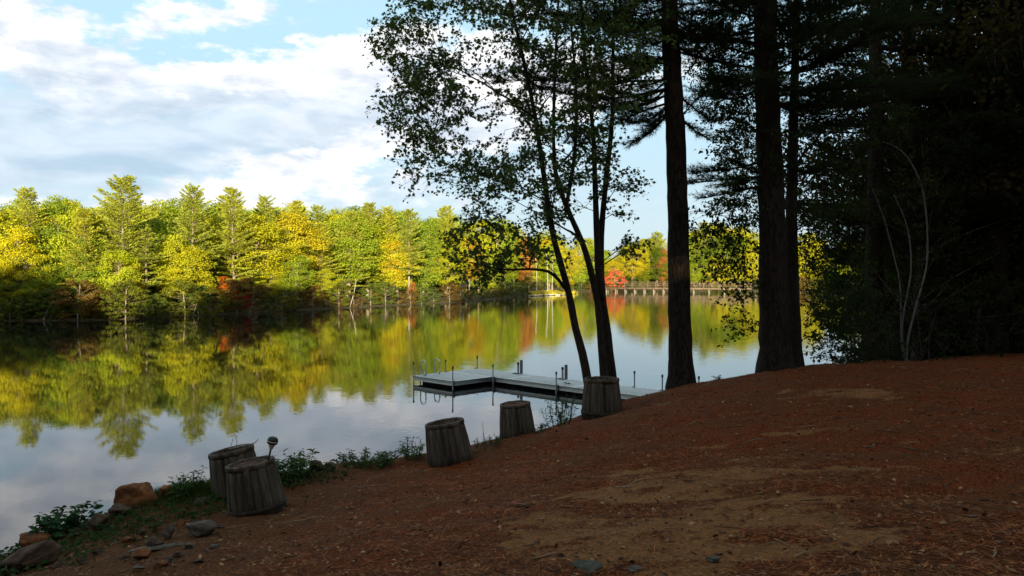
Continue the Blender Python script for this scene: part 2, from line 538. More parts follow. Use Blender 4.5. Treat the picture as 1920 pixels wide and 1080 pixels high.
# ------------------------------------------------------------------ ground materials
M_GROUND, q = new_mat("needle_litter_ground")
co = q.n('ShaderNodeTexCoord').outputs['Object']
sx_ = q.n('ShaderNodeSeparateXYZ', {0: co})
big = q.noise(q.mapping(co, (.55, 1.2, 1), (2.2, .6, 0)), 1.25, 6, .62, .7)
mid = q.noise(co, 3.2, 6, .68, .5)
fine = q.noise(q.mapping(co, (1, 1, 1), (5, 2, 0)), 38, 6, .75)
veryfine = q.noise(q.mapping(co, (2.0, .8, 1), (1, 2, 0)), 120, 4, .7)
need = q.mix(q.step(fine, .36, .66), (.064, .014, .004), (.46, .112, .026))
need = q.mix(q.m('MULTIPLY', q.step(big, .44, .62), .55), need, q.mix(fine, (.05, .022, .009), (.30, .145, .058)))
need = q.mix(q.m('MULTIPLY', q.step(mid, .52, .75), .6), need, (.13, .048, .014))
sand = q.mix(q.step(fine, .25, .75), (.23, .100, .034), (.66, .305, .112))
# bare sandy wear where the needles have been scuffed away
at_ = q.n('ShaderNodeAttribute', None, attribute_name='sand').outputs['Fac']
sm = q.step(q.m('ADD', at_, q.m('ADD', q.m('MULTIPLY', q.m('SUBTRACT', mid, .5), .5), q.m('MULTIPLY', q.m('SUBTRACT', fine, .5), 1.1))), .22, .82)
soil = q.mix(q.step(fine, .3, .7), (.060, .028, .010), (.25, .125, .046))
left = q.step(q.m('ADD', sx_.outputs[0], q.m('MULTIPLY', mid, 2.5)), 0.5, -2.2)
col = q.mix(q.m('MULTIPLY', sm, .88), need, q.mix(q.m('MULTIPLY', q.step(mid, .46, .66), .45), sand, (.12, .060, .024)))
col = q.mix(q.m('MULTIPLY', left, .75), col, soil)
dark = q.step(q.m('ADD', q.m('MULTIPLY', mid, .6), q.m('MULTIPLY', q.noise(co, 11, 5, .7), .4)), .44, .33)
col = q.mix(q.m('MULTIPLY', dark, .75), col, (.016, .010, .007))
hgt = q.m('ADD', q.m('MULTIPLY', fine, .5), q.m('MULTIPLY', veryfine, .5))
bp = q.n('ShaderNodeBump', {'Strength': 1.0, 'Distance': .09, 'Height': hgt})
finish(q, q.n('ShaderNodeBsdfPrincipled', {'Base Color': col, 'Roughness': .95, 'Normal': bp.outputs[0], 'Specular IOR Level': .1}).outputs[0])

M_FLOOR = mat_simple("forest_floor", (.035, .030, .014), (.10, .075, .035), 1.5, .95, .5)

# water
M_WATER, q = new_mat("pond_water")
co = q.n('ShaderNodeTexCoord').outputs['Object']
sw = q.n('ShaderNodeSeparateXYZ', {0: co})
w1 = q.noise(q.mapping(co, (1, .55, 1)), 1.6, 3, .5, .3)
w2 = q.noise(q.mapping(co, (1, .6, 1)), 7.5, 2, .5)
patch = q.step(q.noise(q.mapping(co, (.9, 1, 1), (3, 1, 0)), .06, 3, .5), .40, .62)
ruff = q.step(q.m('ADD', sw.outputs[0], q.m('MULTIPLY', sw.outputs[1], .22)), -6.0, 6.0)
amp = q.m('ADD', .13, q.m('MULTIPLY', q.m('MAXIMUM', ruff, q.m('MULTIPLY', patch, .3)), .8))
hw = q.m('MULTIPLY', q.m('ADD', q.m('MULTIPLY', w1, .42), q.m('MULTIPLY', w2, .16)), amp)
bw = q.n('ShaderNodeBump', {'Strength': 1.0, 'Distance': .011, 'Height': hw})
finish(q, q.n('ShaderNodeBsdfPrincipled', {'Base Color': (.006, .007, .006, 1), 'Roughness': .03, 'IOR': 1.42, 'Specular IOR Level': .5, 'Normal': bw.outputs[0]}).outputs[0])

# ------------------------------------------------------------------ setting meshes
xs = np.concatenate([np.linspace(-40, -10, 22)[:-1], np.arange(-10, 16, .075), np.linspace(16, 60, 50)])
ys = np.concatenate([np.linspace(-70, 2.5, 45)[:-1], np.arange(2.5, 27, .075), np.linspace(27, 36, 16)])
gm_e = grid_mesh("ground", xs, ys, zg, M_GROUND)
X_, Y_ = np.meshgrid(xs, ys)
gm_e.attributes.new('sand', 'FLOAT', 'POINT').data.foreach_set('value', sand_at(X_, Y_).ravel().astype(np.float32))
ground = obj("ground", gm_e)
tag(ground, "red-brown needle-covered bank with bare sandy patches", None, None, 'structure')
xs = np.concatenate([np.linspace(-900, -175, 14)[:-1], np.arange(-175, 175, 2.2), np.linspace(175, 900, 14)])
ys = np.concatenate([np.linspace(-300, -72, 6)[:-1], np.arange(-72, 260, 2.2), np.linspace(260, 1800, 22)])
far = obj("far_bank", grid_mesh("far_bank", xs, ys, zf, M_FLOOR))
tag(far, "wooded bank across the pond", None, None, 'structure')
xs = np.linspace(-200, 140, 40); ys = np.linspace(-45, 215, 40)
water = obj("water", grid_mesh("water", xs, ys, lambda X, Y: X * 0, M_WATER))
tag(water, "calm pond reflecting trees and sky", None, None, 'structure')

# ------------------------------------------------------------------ foliage builders
def leaf_quads(C, dirv, nrm, L, Wd):
    """diamond leaves: centres C, long axis dirv, plane normal nrm"""
    d = unit(dirv); s = unit(np.cross(d, nrm))
    L = np.asarray(L)[:, None]; Wd = np.asarray(Wd)[:, None]
    V = np.stack([C - d * L * .5, C + s * Wd * .5, C + d * L * .5, C - s * Wd * .5], 1).reshape(-1, 3)
    return V, np.arange(len(V)).reshape(-1, 4)


def far_pine(seed, H=11.0, base=0.22, wid=0.23, gap=0.48, dens=1.5):
    rng = np.random.default_rng(seed)
    tb, cb = MB(), MB()
    n = 12
    zz = np.linspace(-.4, H * .985, n)
    px_ = np.cumsum(rng.normal(0, .03, n)); py_ = np.cumsum(rng.normal(0, .03, n))
    path = np.stack([px_ - px_[0], py_ - py_[0], zz], -1)
    tb.tube(path, np.linspace(.017 * H, .015, n), 7)
    at = lambda z: np.array([np.interp(z, zz, path[:, 0]), np.interp(z, zz, path[:, 1]), z])
    z = H * base
    Cs, Ds, Ns, Ls, Ws = [], [], [], [], []
    while z < H * .97:
        t = (z / H - base) / (1 - base)
        prof = (min(1, .55 + t * 2.2)) * (1 - t) ** .62 + .05
        nb = rng.integers(5, 8)
        a0 = rng.random() * 6.28
        for b in range(nb):
            a = a0 + b * 6.28 / nb + rng.normal(0, .25)
            L = H * wid * prof * rng.uniform(.62, 1.25)
            if rng.random() < .16 and t < .85: continue
            p0 = at(z + rng.uniform(-.12, .12))
            out = np.array([math.cos(a), math.sin(a), 0])
            rise = rng.uniform(.02, .22) + t * .55
            m = 6
            q_ = np.linspace(0, 1, m)
            pp = p0 + out[None] * (q_ * L)[:, None] + np.array([0, 0, 1])[None] * (rise * L * q_ ** 1.6 + .06 * L * np.sin(q_ * 3))[:, None]
            cb_r = np.linspace(.010 + .010 * L, .004, m)
            tb.tube(pp, cb_r, 4, False)
            k = int(dens * (16 + 60 * L))
            s = rng.random(k) ** .75 * .82 + .2
            c = np.stack([np.interp(s, q_, pp[:, i]) for i in range(3)], -1)
            c += out[None] * np.clip(s - 1, 0, 1)[:, None] * L
            side = np.array([-out[1], out[0], 0])
            w = rng.normal(0, 1, k) * (.18 * L * np.clip(1.25 - s, .15, 1) + .05)
            c += side[None] * w[:, None] + np.array([0, 0, 1])[None] * (rng.normal(0, .04, k) + .05)[:, None]
            d = out[None] * .8 + side[None] * (np.sign(w) * rng.uniform(.1, 1.1, k))[:, None] + np.array([0, 0, 1])[None] * rng.uniform(-.1, .6, k)[:, None]
            d += rng.normal(0, .25, (k, 3))
            Cs.append(c); Ds.append(d); Ns.append(np.array([0, 0, 1.])[None] + rng.normal(0, .65, (k, 3)))
            Ls.append(rng.uniform(.15, .32, k)); Ws.append(rng.uniform(.04, .09, k))
        z += gap * rng.uniform(.75, 1.2) * (1 - .58 * t)
    # leader plume
    k = 60
    c = at(H * .97)[None] + rng.normal(0, .05, (k, 3)) + np.array([0, 0, 1.])[None] * rng.uniform(-.3, .25, k)[:, None]
    Cs.append(c); Ds.append(rng.normal(0, .5, (k, 3)) + np.array([0, 0, .9])); Ns.append(rng.normal(0, 1, (k, 3))); Ls.append(rng.uniform(.16, .3, k)); Ws.append(rng.uniform(.04, .08, k))
    cb.add(*leaf_quads(np.concatenate(Cs), np.concatenate(Ds), np.concatenate(Ns), np.concatenate(Ls), np.concatenate(Ws)))
    return tb.mesh("trunk", M_FBARK, True), cb.mesh("crown", M_LEAF), H


def far_broad(seed, H=10.0, base=0.2, wid=0.30, nclump=105, per=165, leaf=.155):
    rng = np.random.default_rng(seed)
    tb, cb = MB(), MB()
    lean = rng.normal(0, .05, 2)
    fork = H * rng.uniform(.3, .45)
    top = np.array([lean[0] * H, lean[1] * H, H * .9])
    tr = smooth_path([(0, 0, -.4), (lean[0] * fork * .7, lean[1] * fork * .7, fork), top * [.9, .9, .8], top], 10)
    tb.tube(tr, np.linspace(.016 * H, .012, 10), 7)
    cz, rz = H * (1 + base) / 2, H * (1 - base) / 2
    cen = []
    while len(cen) < nclump:
        p = rng.uniform(-1, 1, 3)
        r = np.linalg.norm(p)
        if r > 1 or r < .45: continue
        p = p / r * r ** .45
        bump = 1 + .28 * math.sin(p[0] * 4 + seed) * math.cos(p[1] * 5 + seed * 2) + rng.normal(0, .1)
        zrel = (p[2] + 1) / 2
        w = wid * H * (1.0 - .35 * abs(zrel - .45)) * bump
        cen.append([p[0] * w + lean[0] * H * zrel, p[1] * w + lean[1] * H * zrel, cz + p[2] * rz * (.9 + .1 * bump)])
    cen = np.array(cen)
    Cs, Ds, Ns, Ls, Ws = [], [], [], [], []
    mid = np.array([lean[0] * H * .5, lean[1] * H * .5, cz])
    for ic, c in enumerate(cen):
        if ic % 2 == 0:
            zt = max(.18 * H, min(c[2] - abs(rng.normal(.18, .08)) * H, tr[-1][2] * .95))
            s = np.array([np.interp(zt, tr[:, 2], tr[:, 0]), np.interp(zt, tr[:, 2], tr[:, 1]), zt])
            mm = (s + c) / 2 + rng.normal(0, .15, 3) + np.array([0, 0, -.12])
            tb.tube(smooth_path([s, mm, c], 5), np.linspace(.004 * H, .008, 5), 4, False)
        k = int(per * rng.uniform(.6, 1.3))
        rad = H * .075 * rng.uniform(.7, 1.35)
        d = unit(rng.normal(0, 1, (k, 3))) * (rng.random(k) ** .5)[:, None] * np.array([rad * 1.25, rad * 1.25, rad * .72])
        out = unit(c - mid)
        Cs.append(c + d); Ns.append(out * .7 + unit(d) * .5 + np.array([0, 0, .45]) + rng.normal(0, .55, (k, 3))); Ds.append(rng.normal(0, 1, (k, 3)))
        Ls.append(rng.uniform(.8, 1.5, k) * leaf); Ws.append(rng.uniform(.6, 1.0, k) * leaf)
    cb.add(*leaf_quads(np.concatenate(Cs), np.concatenate(Ds), np.concatenate(Ns), np.concatenate(Ls), np.concatenate(Ws)))
    return tb.mesh("trunk", M_FBARK, True), cb.mesh("crown", M_LEAF), H


PINES = [far_pine(1, 11, .12, .30, .66), far_pine(2, 11, .18, .25, .66), far_pine(3, 11, .26, .24, .72), far_pine(4, 11, .10, .24, .58), far_pine(5, 11, .32, .22, .74)]
BROADS = [far_broad(11, 10, .18, .28), far_broad(12, 10, .22, .24), far_broad(13, 10, .12, .33), far_broad(14, 10, .28, .26, 75), far_broad(15, 10, .15, .22)]
SHRUBS = [far_broad(21, 4, .02, .42, 60, 80, .13), far_broad(22, 4, .02, .5, 60, 80, .13), far_broad(23, 4, .05, .36, 50, 80, .13)]


def put(proto, name, label, cat, loc, H, rz, color, group=None, wide=1.0):
    tm, cm, H0 = proto
    s = H / H0
    t = thing(name, label, cat, loc, (0, 0, rz), group, (s * wide, s * wide, s))
    obj("trunk", tm, t)
    obj("crown", cm, t, color)
    return t


# ------------------------------------------------------------------ far wood
rnd = random.Random(5)
SKYLINE = [(a_, b_ - 7) for a_, b_ in [(-500, 350), (-250, 360), (0, 378), (60, 372), (130, 376), (300, 382), (480, 392), (600, 398), (760, 400), (850, 402), (920, 415), (1000, 440), (1060, 452), (1110, 466), (1180, 462), (1260, 455), (1330, 430), (1420, 440), (1600, 450), (1900, 450), (2300, 440)]]


def skyline(px): return float(np.interp(px, [a for a, b in SKYLINE], [b for a, b in SKYLINE]))


def shore_at(px, s):
    """point s metres behind the far waterline in the direction of px"""
    k = (px - 960) / FPX
    ys_ = np.arange(30, 330, .5)
    xs_ = k * ys_
    ins = inside(LAKE, xs_, ys_)
    idx = np.nonzero(ins)[0]
    if not len(idx): return None
    d0 = ys_[idx[-1]]
    for dd in np.arange(0, 60, .5):
        D = d0 + dd
        if float(dist_line(FAR_SHORE, np.array([k * D]), np.array([D]))[0]) >= s and not inside(LAKE, np.array([k * D]), np.array([D]))[0]:
            return k * D, D
    return k * (d0 + s), d0 + s


GREENS = [(.32, .35, .022), (.26, .31, .022), (.37, .37, .022), (.23, .29, .024), (.41, .38, .020), (.19, .25, .026)]
PGREEN = [(.40, .41, .050), (.36, .38, .050), (.43, .42, .044), (.33, .36, .050)]

# pines that stand out against the sky: px, top row, metres behind the waterline, variant, label
big_pines = [
    (48, 350, 7, 2, "pine at the far left of the wood, with a ragged top above the yellow tree"),
    (232, 332, 4, 0, "tallest pine on the far bank, broad and layered with a pointed top"),
    (160, 392, 3, 3, "smaller layered pine just left of the tallest pine on the far bank"),
    (362, 346, 4, 1, "tall pine with a bare pale trunk showing, second right of the tallest pine"),
    (437, 354, 4, 3, "narrow pointed pine above the red sapling on the far bank"),
    (497, 366, 9, 1, "thin-topped pine behind the narrow pointed pine"),
    (556, 377, 8, 3, "pine tip rising over the rounded green trees left of the maple crown"),
    (596, 384, 12, 1, "small pine tip right beside another on the far skyline"),
    (655, 396, 7, 0, "leafy pine half way along the left bank, low against the sky"),
    (690, 381, 9, 3, "pointed pine tip nearest the left edge of the maple's leaves"),
    (726, 386, 9, 1, "pine seen just left of the maple crown with straight pale trunk"),
    (768, 390, 4, 2, "pine with bare lower trunk and reddish bark by the water, behind the maple's left leaves"),
    (836, 388, 6, 0, "yellow-lit pine behind the lower left maple leaves"),
    (1232, 436, 12, 0, "broad pine standing behind the footbridge just left of the large bare trunk"),
    (1205, 448, 10, 3, "smaller pine beside the broad pine behind the footbridge"),
    (1320, 415, 14, 1, "tall pine behind the right end of the footbridge"),
]
for i, (px, ty, s, var, lab) in enumerate(big_pines):
    pt = shore_at(px, s)
    z0 = zf1(*pt)
    H = P(px, ty, pt[1])[2] - z0
    put(PINES[var], "pine_tree", lab, "pine tree", (pt[0], pt[1], z0), H, rnd.uniform(0, 6.28), PGREEN[i % 4], None, rnd.uniform(.95, 1.12))

# single broadleaf trees with a look of their own: px, top row, s, kind, variant, colour, widen, label, name
singles = [
    (22, 425, 3, BROADS[3], (.48, .42, .018), 1.0, "bright yellow broadleaf tree at the left end of the far bank", "maple_tree"),
    (250, 484, 2.8, BROADS[4], (.58, .38, .014), .95, "small yellow-orange tree under the tallest pine", "maple_tree"),
    (424, 520, 1.2, SHRUBS[2], (.42, .12, .016), 1.0, "orange-brown sapling beside the red sapling on the far bank", "maple_sapling"),
    (455, 536, .8, SHRUBS[0], (.50, .035, .02), .8, "red-leaved sapling overhanging the far waterline", "maple_sapling"),
    (640, 555, .8, SHRUBS[1], (.36, .07, .03), .8, "dull red bush at the water's edge, left of the ladder's reflection", "bush"),
    (706, 548, .8, SHRUBS[0], (.34, .09, .025), .8, "rusty bush on the far shore left of the maple", "bush"),
    (775, 530, 1.0, SHRUBS[2], (.34, .13, .03), .8, "rusty small tree beside the bare pine trunk on the far shore", "bush"),
    (738, 452, 6.5, BROADS[3], (.44, .31, .02), 1.0, "golden tree behind the left tips of the maple", "maple_tree"),
    (880, 450, 5, BROADS[3], (.40, .27, .02), 1.0, "golden tree seen through the lower maple leaves", "maple_tree"),
    (985, 450, 5, BROADS[0], (.38, .17, .04), .8, "orange tree behind the maple's lowest bough", "maple_tree"),
    (1068, 470, 4, BROADS[2], (.42, .35, .02), 1.0, "golden yellow tree between the maple stems, behind the stony point", "maple_tree"),
    (1152, 505, 1.2, SHRUBS[1], (.62, .13, .075), 1.0, "coral red maple at the left end of the footbridge", "maple_tree"),
    (1128, 512, 2.0, SHRUBS[0], (.55, .12, .06), .9, "second coral red maple, half hidden behind the maple stems", "maple_tree"),
    (1247, 468, 8, BROADS[4], (.38, .17, .05), .8, "orange tree peeping out left of the large bare trunk above the footbridge", "maple_tree"),
    (1345, 492, 5, SHRUBS[1], (.42, .36, .02), 1.2, "bright yellow-green bush behind the right part of the footbridge", "bush"),
    (1400, 470, 6, BROADS[0], (.36, .32, .02), 1.0, "yellow-green tree beyond the footbridge, close left of the thick trunk", "maple_tree"),
]
for px, ty, s, proto, colr, wd, lab, nm in singles:
    pt = shore_at(px, s)
    z0 = zf1(*pt)
    H = P(px, ty, pt[1])[2] - z0
    put(proto, nm, lab, "bush" if nm == "bush" else "tree", (pt[0], pt[1], z0), H, rnd.uniform(0, 6.28), colr, None, wd)

# the mass of the wood: rows from the waterline back
LANDMARKS = [(-200, "well left of the yellow tree"), (60, "around the bright yellow tree"), (200, "left of the tallest pine"), (330, "under and right of the tallest pine"),
             (480, "around the red sapling"), (620, "right of the narrow pointed pine"), (760, "left of the maple's leaves"), (900, "behind the maple's left leaves"),
             (1060, "between the maple leaves and the stony point"), (1190, "behind the coral red maple"), (1290, "behind the left half of the footbridge"), (1420, "behind the right end of the footbridge"),
             (1600, "seen past the thickest dark trunk"), (9999, "far to the right, beyond the dark wood")]
ROWS = ["by the water ", "in the second row ", "deep in the wood ", "on the skyline "]


def region(px): return next(n_ for k_, n_ in LANDMARKS if px < k_)


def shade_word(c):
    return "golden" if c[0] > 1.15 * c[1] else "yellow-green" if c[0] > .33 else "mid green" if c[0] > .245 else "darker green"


count = 0
for row, (s0, s1, step, lo, hi) in enumerate([(1.6, 4.0, 50, 35, 120), (5, 10, 50, 8, 60), (12, 19, 56, -4, 30), (21, 29, 66, -8, 14)]):
    px = -560 + row * 23
    while px < 2450:
        st = step * (0.62 if 850 < px < 1500 else 1.0) * rnd.uniform(.7, 1.25)
        pt = shore_at(px, rnd.uniform(s0, s1))
        px0 = px
        px += st
        if row == 0 and any(abs(px0 - q_[0]) < 30 and q_[2] < 2 for q_ in singles): continue
        if pt is None or pt[1] < 38: continue
        if row == 0 and 1090 < px0 < 1190: continue
        z0 = zf1(*pt)
        H = P(px0, skyline(px0) + rnd.uniform(lo, hi), pt[1])[2] - z0
        if H < 2.5: continue
        pine = rnd.random() < (.15 if row else .1)
        if 1500 < px0: pine = rnd.random() < .3
        colr = rnd.choice(PGREEN if pine else GREENS)
        j = rnd.uniform(.85, 1.15)
        colr = tuple(c * j * (.6 if 1140 < px0 < 1265 else 1) for c in colr)  # leaf colour dimmed behind the footbridge: shade painted into the crowns
        if not pine and rnd.random() < .04: colr = (.44, .36, .020)
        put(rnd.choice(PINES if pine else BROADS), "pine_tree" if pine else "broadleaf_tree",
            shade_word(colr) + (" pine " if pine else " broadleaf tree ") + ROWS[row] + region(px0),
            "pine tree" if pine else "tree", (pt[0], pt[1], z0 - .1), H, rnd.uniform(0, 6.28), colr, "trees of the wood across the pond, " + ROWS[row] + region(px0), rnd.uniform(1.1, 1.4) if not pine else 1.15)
        count += 1
px = -540
while px < 2300:
    pt = shore_at(px, rnd.uniform(.0, .7))
    px0 = px
    px += rnd.uniform(17, 34) * (.8 if px > 880 else 1.0)
    if pt is None or pt[1] < 38 or 992 < px0 < 1060: continue
    z0 = zf1(*pt)
    H = rnd.uniform(1.4, 3.4) * (1.0 if px0 < 900 else 1.15)
    if 1100 < px0 < 1400: H *= .7
    colr = rnd.choice([(.10, .13, .022), (.08, .11, .02), (.13, .14, .02), (.17, .15, .02), (.15, .09, .025)])
    put(rnd.choice(SHRUBS), "bush", ("russet" if colr[1] < .1 and colr[0] > .12 else "dark green" if colr[0] < .11 else "olive green") + " bush overhanging the far waterline " + region(px0), "bush", (pt[0], pt[1], z0 - .1), H, rnd.uniform(0, 6.28), colr,
        "bushes along the far waterline, " + region(px0), rnd.uniform(1.1, 1.5))

px = -540
while px < 2300:
    px0 = px
    px += rnd.uniform(16, 30) * (.8 if px > 880 else 1.0)
    pt = shore_at(px0, rnd.uniform(5, 16))
    if pt is None or pt[1] < 38: continue
    put(rnd.choice(SHRUBS), "bush", "dark undergrowth bush inside the far wood " + region(px0), "bush", (pt[0], pt[1], zf1(*pt) - .1), rnd.uniform(2.4, 4.2), rnd.uniform(0, 6.28),
        rnd.choice([(.09, .11, .02), (.12, .13, .02)]), "undergrowth of the far wood, " + region(px0), 1.5)

# bare leaning trunks on the far bank
def dead(px0, py0, px1, py1, s, r, lab, mat=None):
    pt = shore_at(px0, s)
    a = P(px0, py0, pt[1]); b = P(px1, py1, pt[1] + .6)
    a[2] = min(a[2], zf1(pt[0], pt[1])) - .1
    t = thing("dead_tree" if mat is None else "birch_tree", lab, "tree", tuple(a))
    mb = MB()
    m_ = (b - a) * .5 + np.array([.12, 0, .1])
    mb.tube(smooth_path([(0, 0, 0), m_, b - a], 9), np.linspace(r, r * .35, 9), 6)
    obj("trunk", mb.mesh("trunk", mat or M_DEAD, True), t)
    lb = MB()
    rg = np.random.default_rng(int(px0))
    for f in (.55, .7, .82, .92):
        s_ = (b - a) * f
        e = s_ + np.array([rg.normal(0, .5), rg.normal(0, .3), rg.uniform(.15, .6)])
        lb.tube(smooth_path([s_, (s_ + e) / 2 + rg.normal(0, .06, 3), e], 4), np.linspace(r * .35, .008, 4), 4, False)
    obj("branches", lb.mesh("branches", mat or M_DEAD, True), t)


dead(79, 603, 101, 548, .25, .05, "bare pale trunk leaning right over the water at the left of the far bank")
dead(360, 592, 371, 556, .3, .05, "thin bare trunk leaning at the waterline left of the red sapling")
dead(468, 588, 476, 540, .3, .045, "slim upright dead trunk right of the red sapling")
dead(655, 577, 668, 525, .3, .06, "pale leaning trunk at the waterline left of the bare pine")
dead(1006, 556, 1004, 478, 1.2, .11, "pale slender trunk standing on the stony point, leftmost of three", M_PALE)
dead(1027, 555, 1024, 470, 1.6, .14, "pale slender trunk standing on the stony point, middle of three", M_PALE)
dead(1034, 555, 1036, 474, 1.8, .10, "pale slender trunk standing on the stony point, rightmost of three", M_PALE)

# ------------------------------------------------------------------ wood behind the viewpoint (closes the clearing, stands between the low sun and the near bank)
for row, (yy0, st) in enumerate([(-11, 2.6), (-16, 2.8), (-22, 3.0), (-28, 3.2)]):
    x = -62 + row
    while x < 75:
        x0 = x + rnd.uniform(-.6, .6); y0 = yy0 + rnd.uniform(-1.5, 1.5)
        x += st * rnd.uniform(.8, 1.2)
        top = float(np.interp(x0, [-62, -38, -36, -33, -30, -28, -20, -18.5, -16, -13.5, -12, -7, 5, 9, 75], [10.4, 10.4, 13.8, 14.8, 13.4, 10.6, 11.4, 15.3, 16.4, 15.3, 11.6, 12.8, 14.0, 21, 23])) + rnd.uniform(-1.6, .3) + row * .35
        z0 = z1(x0, y0) if -39 < x0 < 59 else 2.0
        if x0 < -38 and y0 > -13: z0 = zf1(x0, y0)
        pine = rnd.random() < .35
        put(rnd.choice(PINES if pine else BROADS), "pine_tree" if pine else "broadleaf_tree", "tree of the wood at the back of the clearing", "tree", (x0, y0, z0 - .1),
            max(5, top - z0), rnd.uniform(0, 6.28), rnd.choice([(.06, .08, .015), (.08, .09, .016), (.05, .07, .014)]), "trees behind the clearing", 1.25)

# ------------------------------------------------------------------ near trees
MAPLE = np.array([(0, 0), (.30, -.06), (.24, .16), (.52, .30), (.30, .44), (.34, .60), (.14, .58), (0, 1.0), (-.14, .58), (-.34, .60), (-.30, .44), (-.52, .30), (-.24, .16), (-.30, -.06)])
OVAL = np.array([(0, 0), (.2, .2), (.27, .48), (.16, .78), (0, 1.0), (-.16, .78), (-.27, .48), (-.2, .2)])


def leaves(mb, C, D, N, L, shape):
    d = unit(D); s = unit(np.cross(d, N)); n = np.cross(s, d)
    k = len(shape)
    fold = np.abs(shape[:, 0]) * .35 - shape[:, 1] ** 2 * .18
    V = C[:, None] + L[:, None, None] * (shape[None, :, 0:1] * s[:, None] + shape[None, :, 1:2] * d[:, None] + fold[None, :, None] * n[:, None])
    mb.add(V.reshape(-1, 3), np.arange(len(C) * k).reshape(-1, k))


def in_poly(poly, x, y): return bool(inside(np.array(poly, float), np.array([x]), np.array([y]))[0])


def leafy(stems, regions, seed, leaf=(.05, .09), shape=MAPLE, twigs=9, per=11, limb_r=.02, tl=(.3, .7), origin=None, droop=.25, only=None, zmin=-9):
    """stems: list of (path, radii). regions: (outline, number of limb tips, near, far). Returns limb and leaf meshes (around origin)."""
    rng = np.random.default_rng(seed)
    wood, fol = MB(), MB()
    SP = np.concatenate([p for p, r in stems]); SR = np.concatenate([r for p, r in stems])
    SP, SR = SP[SP[:, 2] > zmin], SR[SP[:, 2] > zmin]
    C, D, N, L = [], [], [], []
    for poly, cnt, d0, d1 in regions:
        xs_ = [a for a, b in poly]; ys_ = [b for a, b in poly]
        made = tries = 0
        while made < cnt and tries < cnt * 60:
            tries += 1
            px, py = rng.uniform(min(xs_), max(xs_)), rng.uniform(min(ys_), max(ys_))
            if not in_poly(poly, px, py): continue
            tip = P(px, py, rng.uniform(d0, d1))
            dv = tip[None] - SP
            h = np.hypot(dv[:, 0], dv[:, 1]); rise = dv[:, 2]
            cost = np.linalg.norm(dv, axis=1) + 1.2 * np.abs(rise - .45 * h) + rng.uniform(0, .6, len(SP)) + .3 * (SR > .12) + .25 * (SR < .012)
            i = int(np.argmin(cost))
            st = SP[i]
            ln = np.linalg.norm(tip - st)
            if ln < .15: continue
            made += 1
            mid = st * .5 + tip * .5 + np.array([0, 0, .10 * ln]) + rng.normal(0, .06 * ln, 3)
            m = max(5, int(ln * 5))
            path = smooth_path([st, mid, tip], m)
            path[1:-1] += rng.normal(0, .012, (m - 2, 3))
            r0 = max(.005, min(SR[i] * .6, limb_r * (.30 + .38 * ln)))
            wood.tube(path, np.linspace(r0, .004, m), 5, False)
            if ln > .8:                       # later boughs may fork from this one
                sel = slice(m // 4, m - 1, 2)
                SP = np.concatenate([SP, path[sel]]); SR = np.concatenate([SR, np.linspace(r0, .004, m)[sel]])
            nt = max(3, int(twigs * (.4 + .35 * ln)))
            for w in range(nt):
                f = 1 if w == 0 else rng.uniform(.30, 1)
                k = f * (m - 1); a = int(min(k, m - 2))
                b0 = path[a] + (path[a + 1] - path[a]) * (k - a)
                ax = unit(path[min(a + 1, m - 1)] - path[max(a - 1, 0)])
                tdir = unit(ax * .75 + rng.normal(0, .6, 3) * np.array([1, 1, .55]) + np.array([0, 0, .12]))
                tlen = rng.uniform(*tl) * (1.1 - .45 * f)
                tp = b0[None] + tdir[None] * (np.linspace(0, 1, 5) * tlen)[:, None]
                tp[:, 2] -= droop * tlen * np.linspace(0, 1, 5) ** 2
                tp[1:] += rng.normal(0, .012, (4, 3))
                wood.tube(tp, np.linspace(.005, .002, 5), 3, False)
                kk = max(3, int(per * rng.uniform(.6, 1.4) * tlen / .5))
                s = rng.random(kk) ** .7
                c = np.stack([np.interp(s, np.linspace(0, 1, 5), tp[:, j]) for j in range(3)], -1)
                c += rng.normal(0, .035, (kk, 3))
                dd = unit(tdir[None] * .5 + rng.normal(0, .7, (kk, 3)) + np.array([0, 0, -.35]))
                C.append(c); D.append(dd); N.append(np.array([0, -.35, .8]) + rng.normal(0, .6, (kk, 3))); L.append(rng.uniform(leaf[0], leaf[1], kk))
    C, D, N, L = map(np.concatenate, (C, D, N, L))
    if only is not None:
        keep = only(C)
        C, D, N, L = C[keep], D[keep], N[keep], L[keep]
    leaves(fol, C, D, N, L, shape)
    o = np.array(origin)
    wood.V = [v_ - o for v_ in wood.V]; fol.V = [v_ - o for v_ in fol.V]
    return wood, fol


def px_path(pts, n):
    return smooth_path([P(*p) for p in pts], n)


# --- maple clump behind the barrel by the dock
MD = 14.2
gz = z1(*(P(1132, 720, MD)[:2]))
b1, b2, b3 = [np.append(P(x_, 735, d_)[:2], gz - .12) for x_, d_ in ((1112, 14.0), (1137, 14.25), (1156, 14.5))]
def stem(base, pts, r0, r1, n=26):
    p = smooth_path([base] + [P(*q_) for q_ in pts], n)
    return p, np.linspace(r0, r1, n) ** 1.0
st1 = stem(b1, [(1097, 685, 14), (1078, 610, 14), (1064, 540, 14), (1037, 440, 13.9), (1017, 310, 13.7), (998, 190, 13.5), (965, 40, 13.3), (930, -120, 13)], .085, .018)
st2 = stem(b2, [(1127, 640, 14.2), (1119, 560, 14.2), (1097, 470, 14.1), (1068, 400, 14), (1043, 330, 13.9), (1038, 240, 13.8), (1042, 100, 13.9), (1050, -60, 14)], .076, .014)
st3 = stem(b3, [(1140, 640, 14.4), (1128, 540, 14.4), (1127, 450, 14.5), (1135, 350, 14.6), (1148, 220, 14.8), (1150, 70, 15), (1160, -100, 15.2)], .088, .02)
st4 = stem(P(1126, 560, 14.3), [(1120, 470, 14.3), (1116, 350, 14.3), (1112, 250, 14.3), (1098, 120, 14.2), (1085, -40, 14.1)], .07, .02)
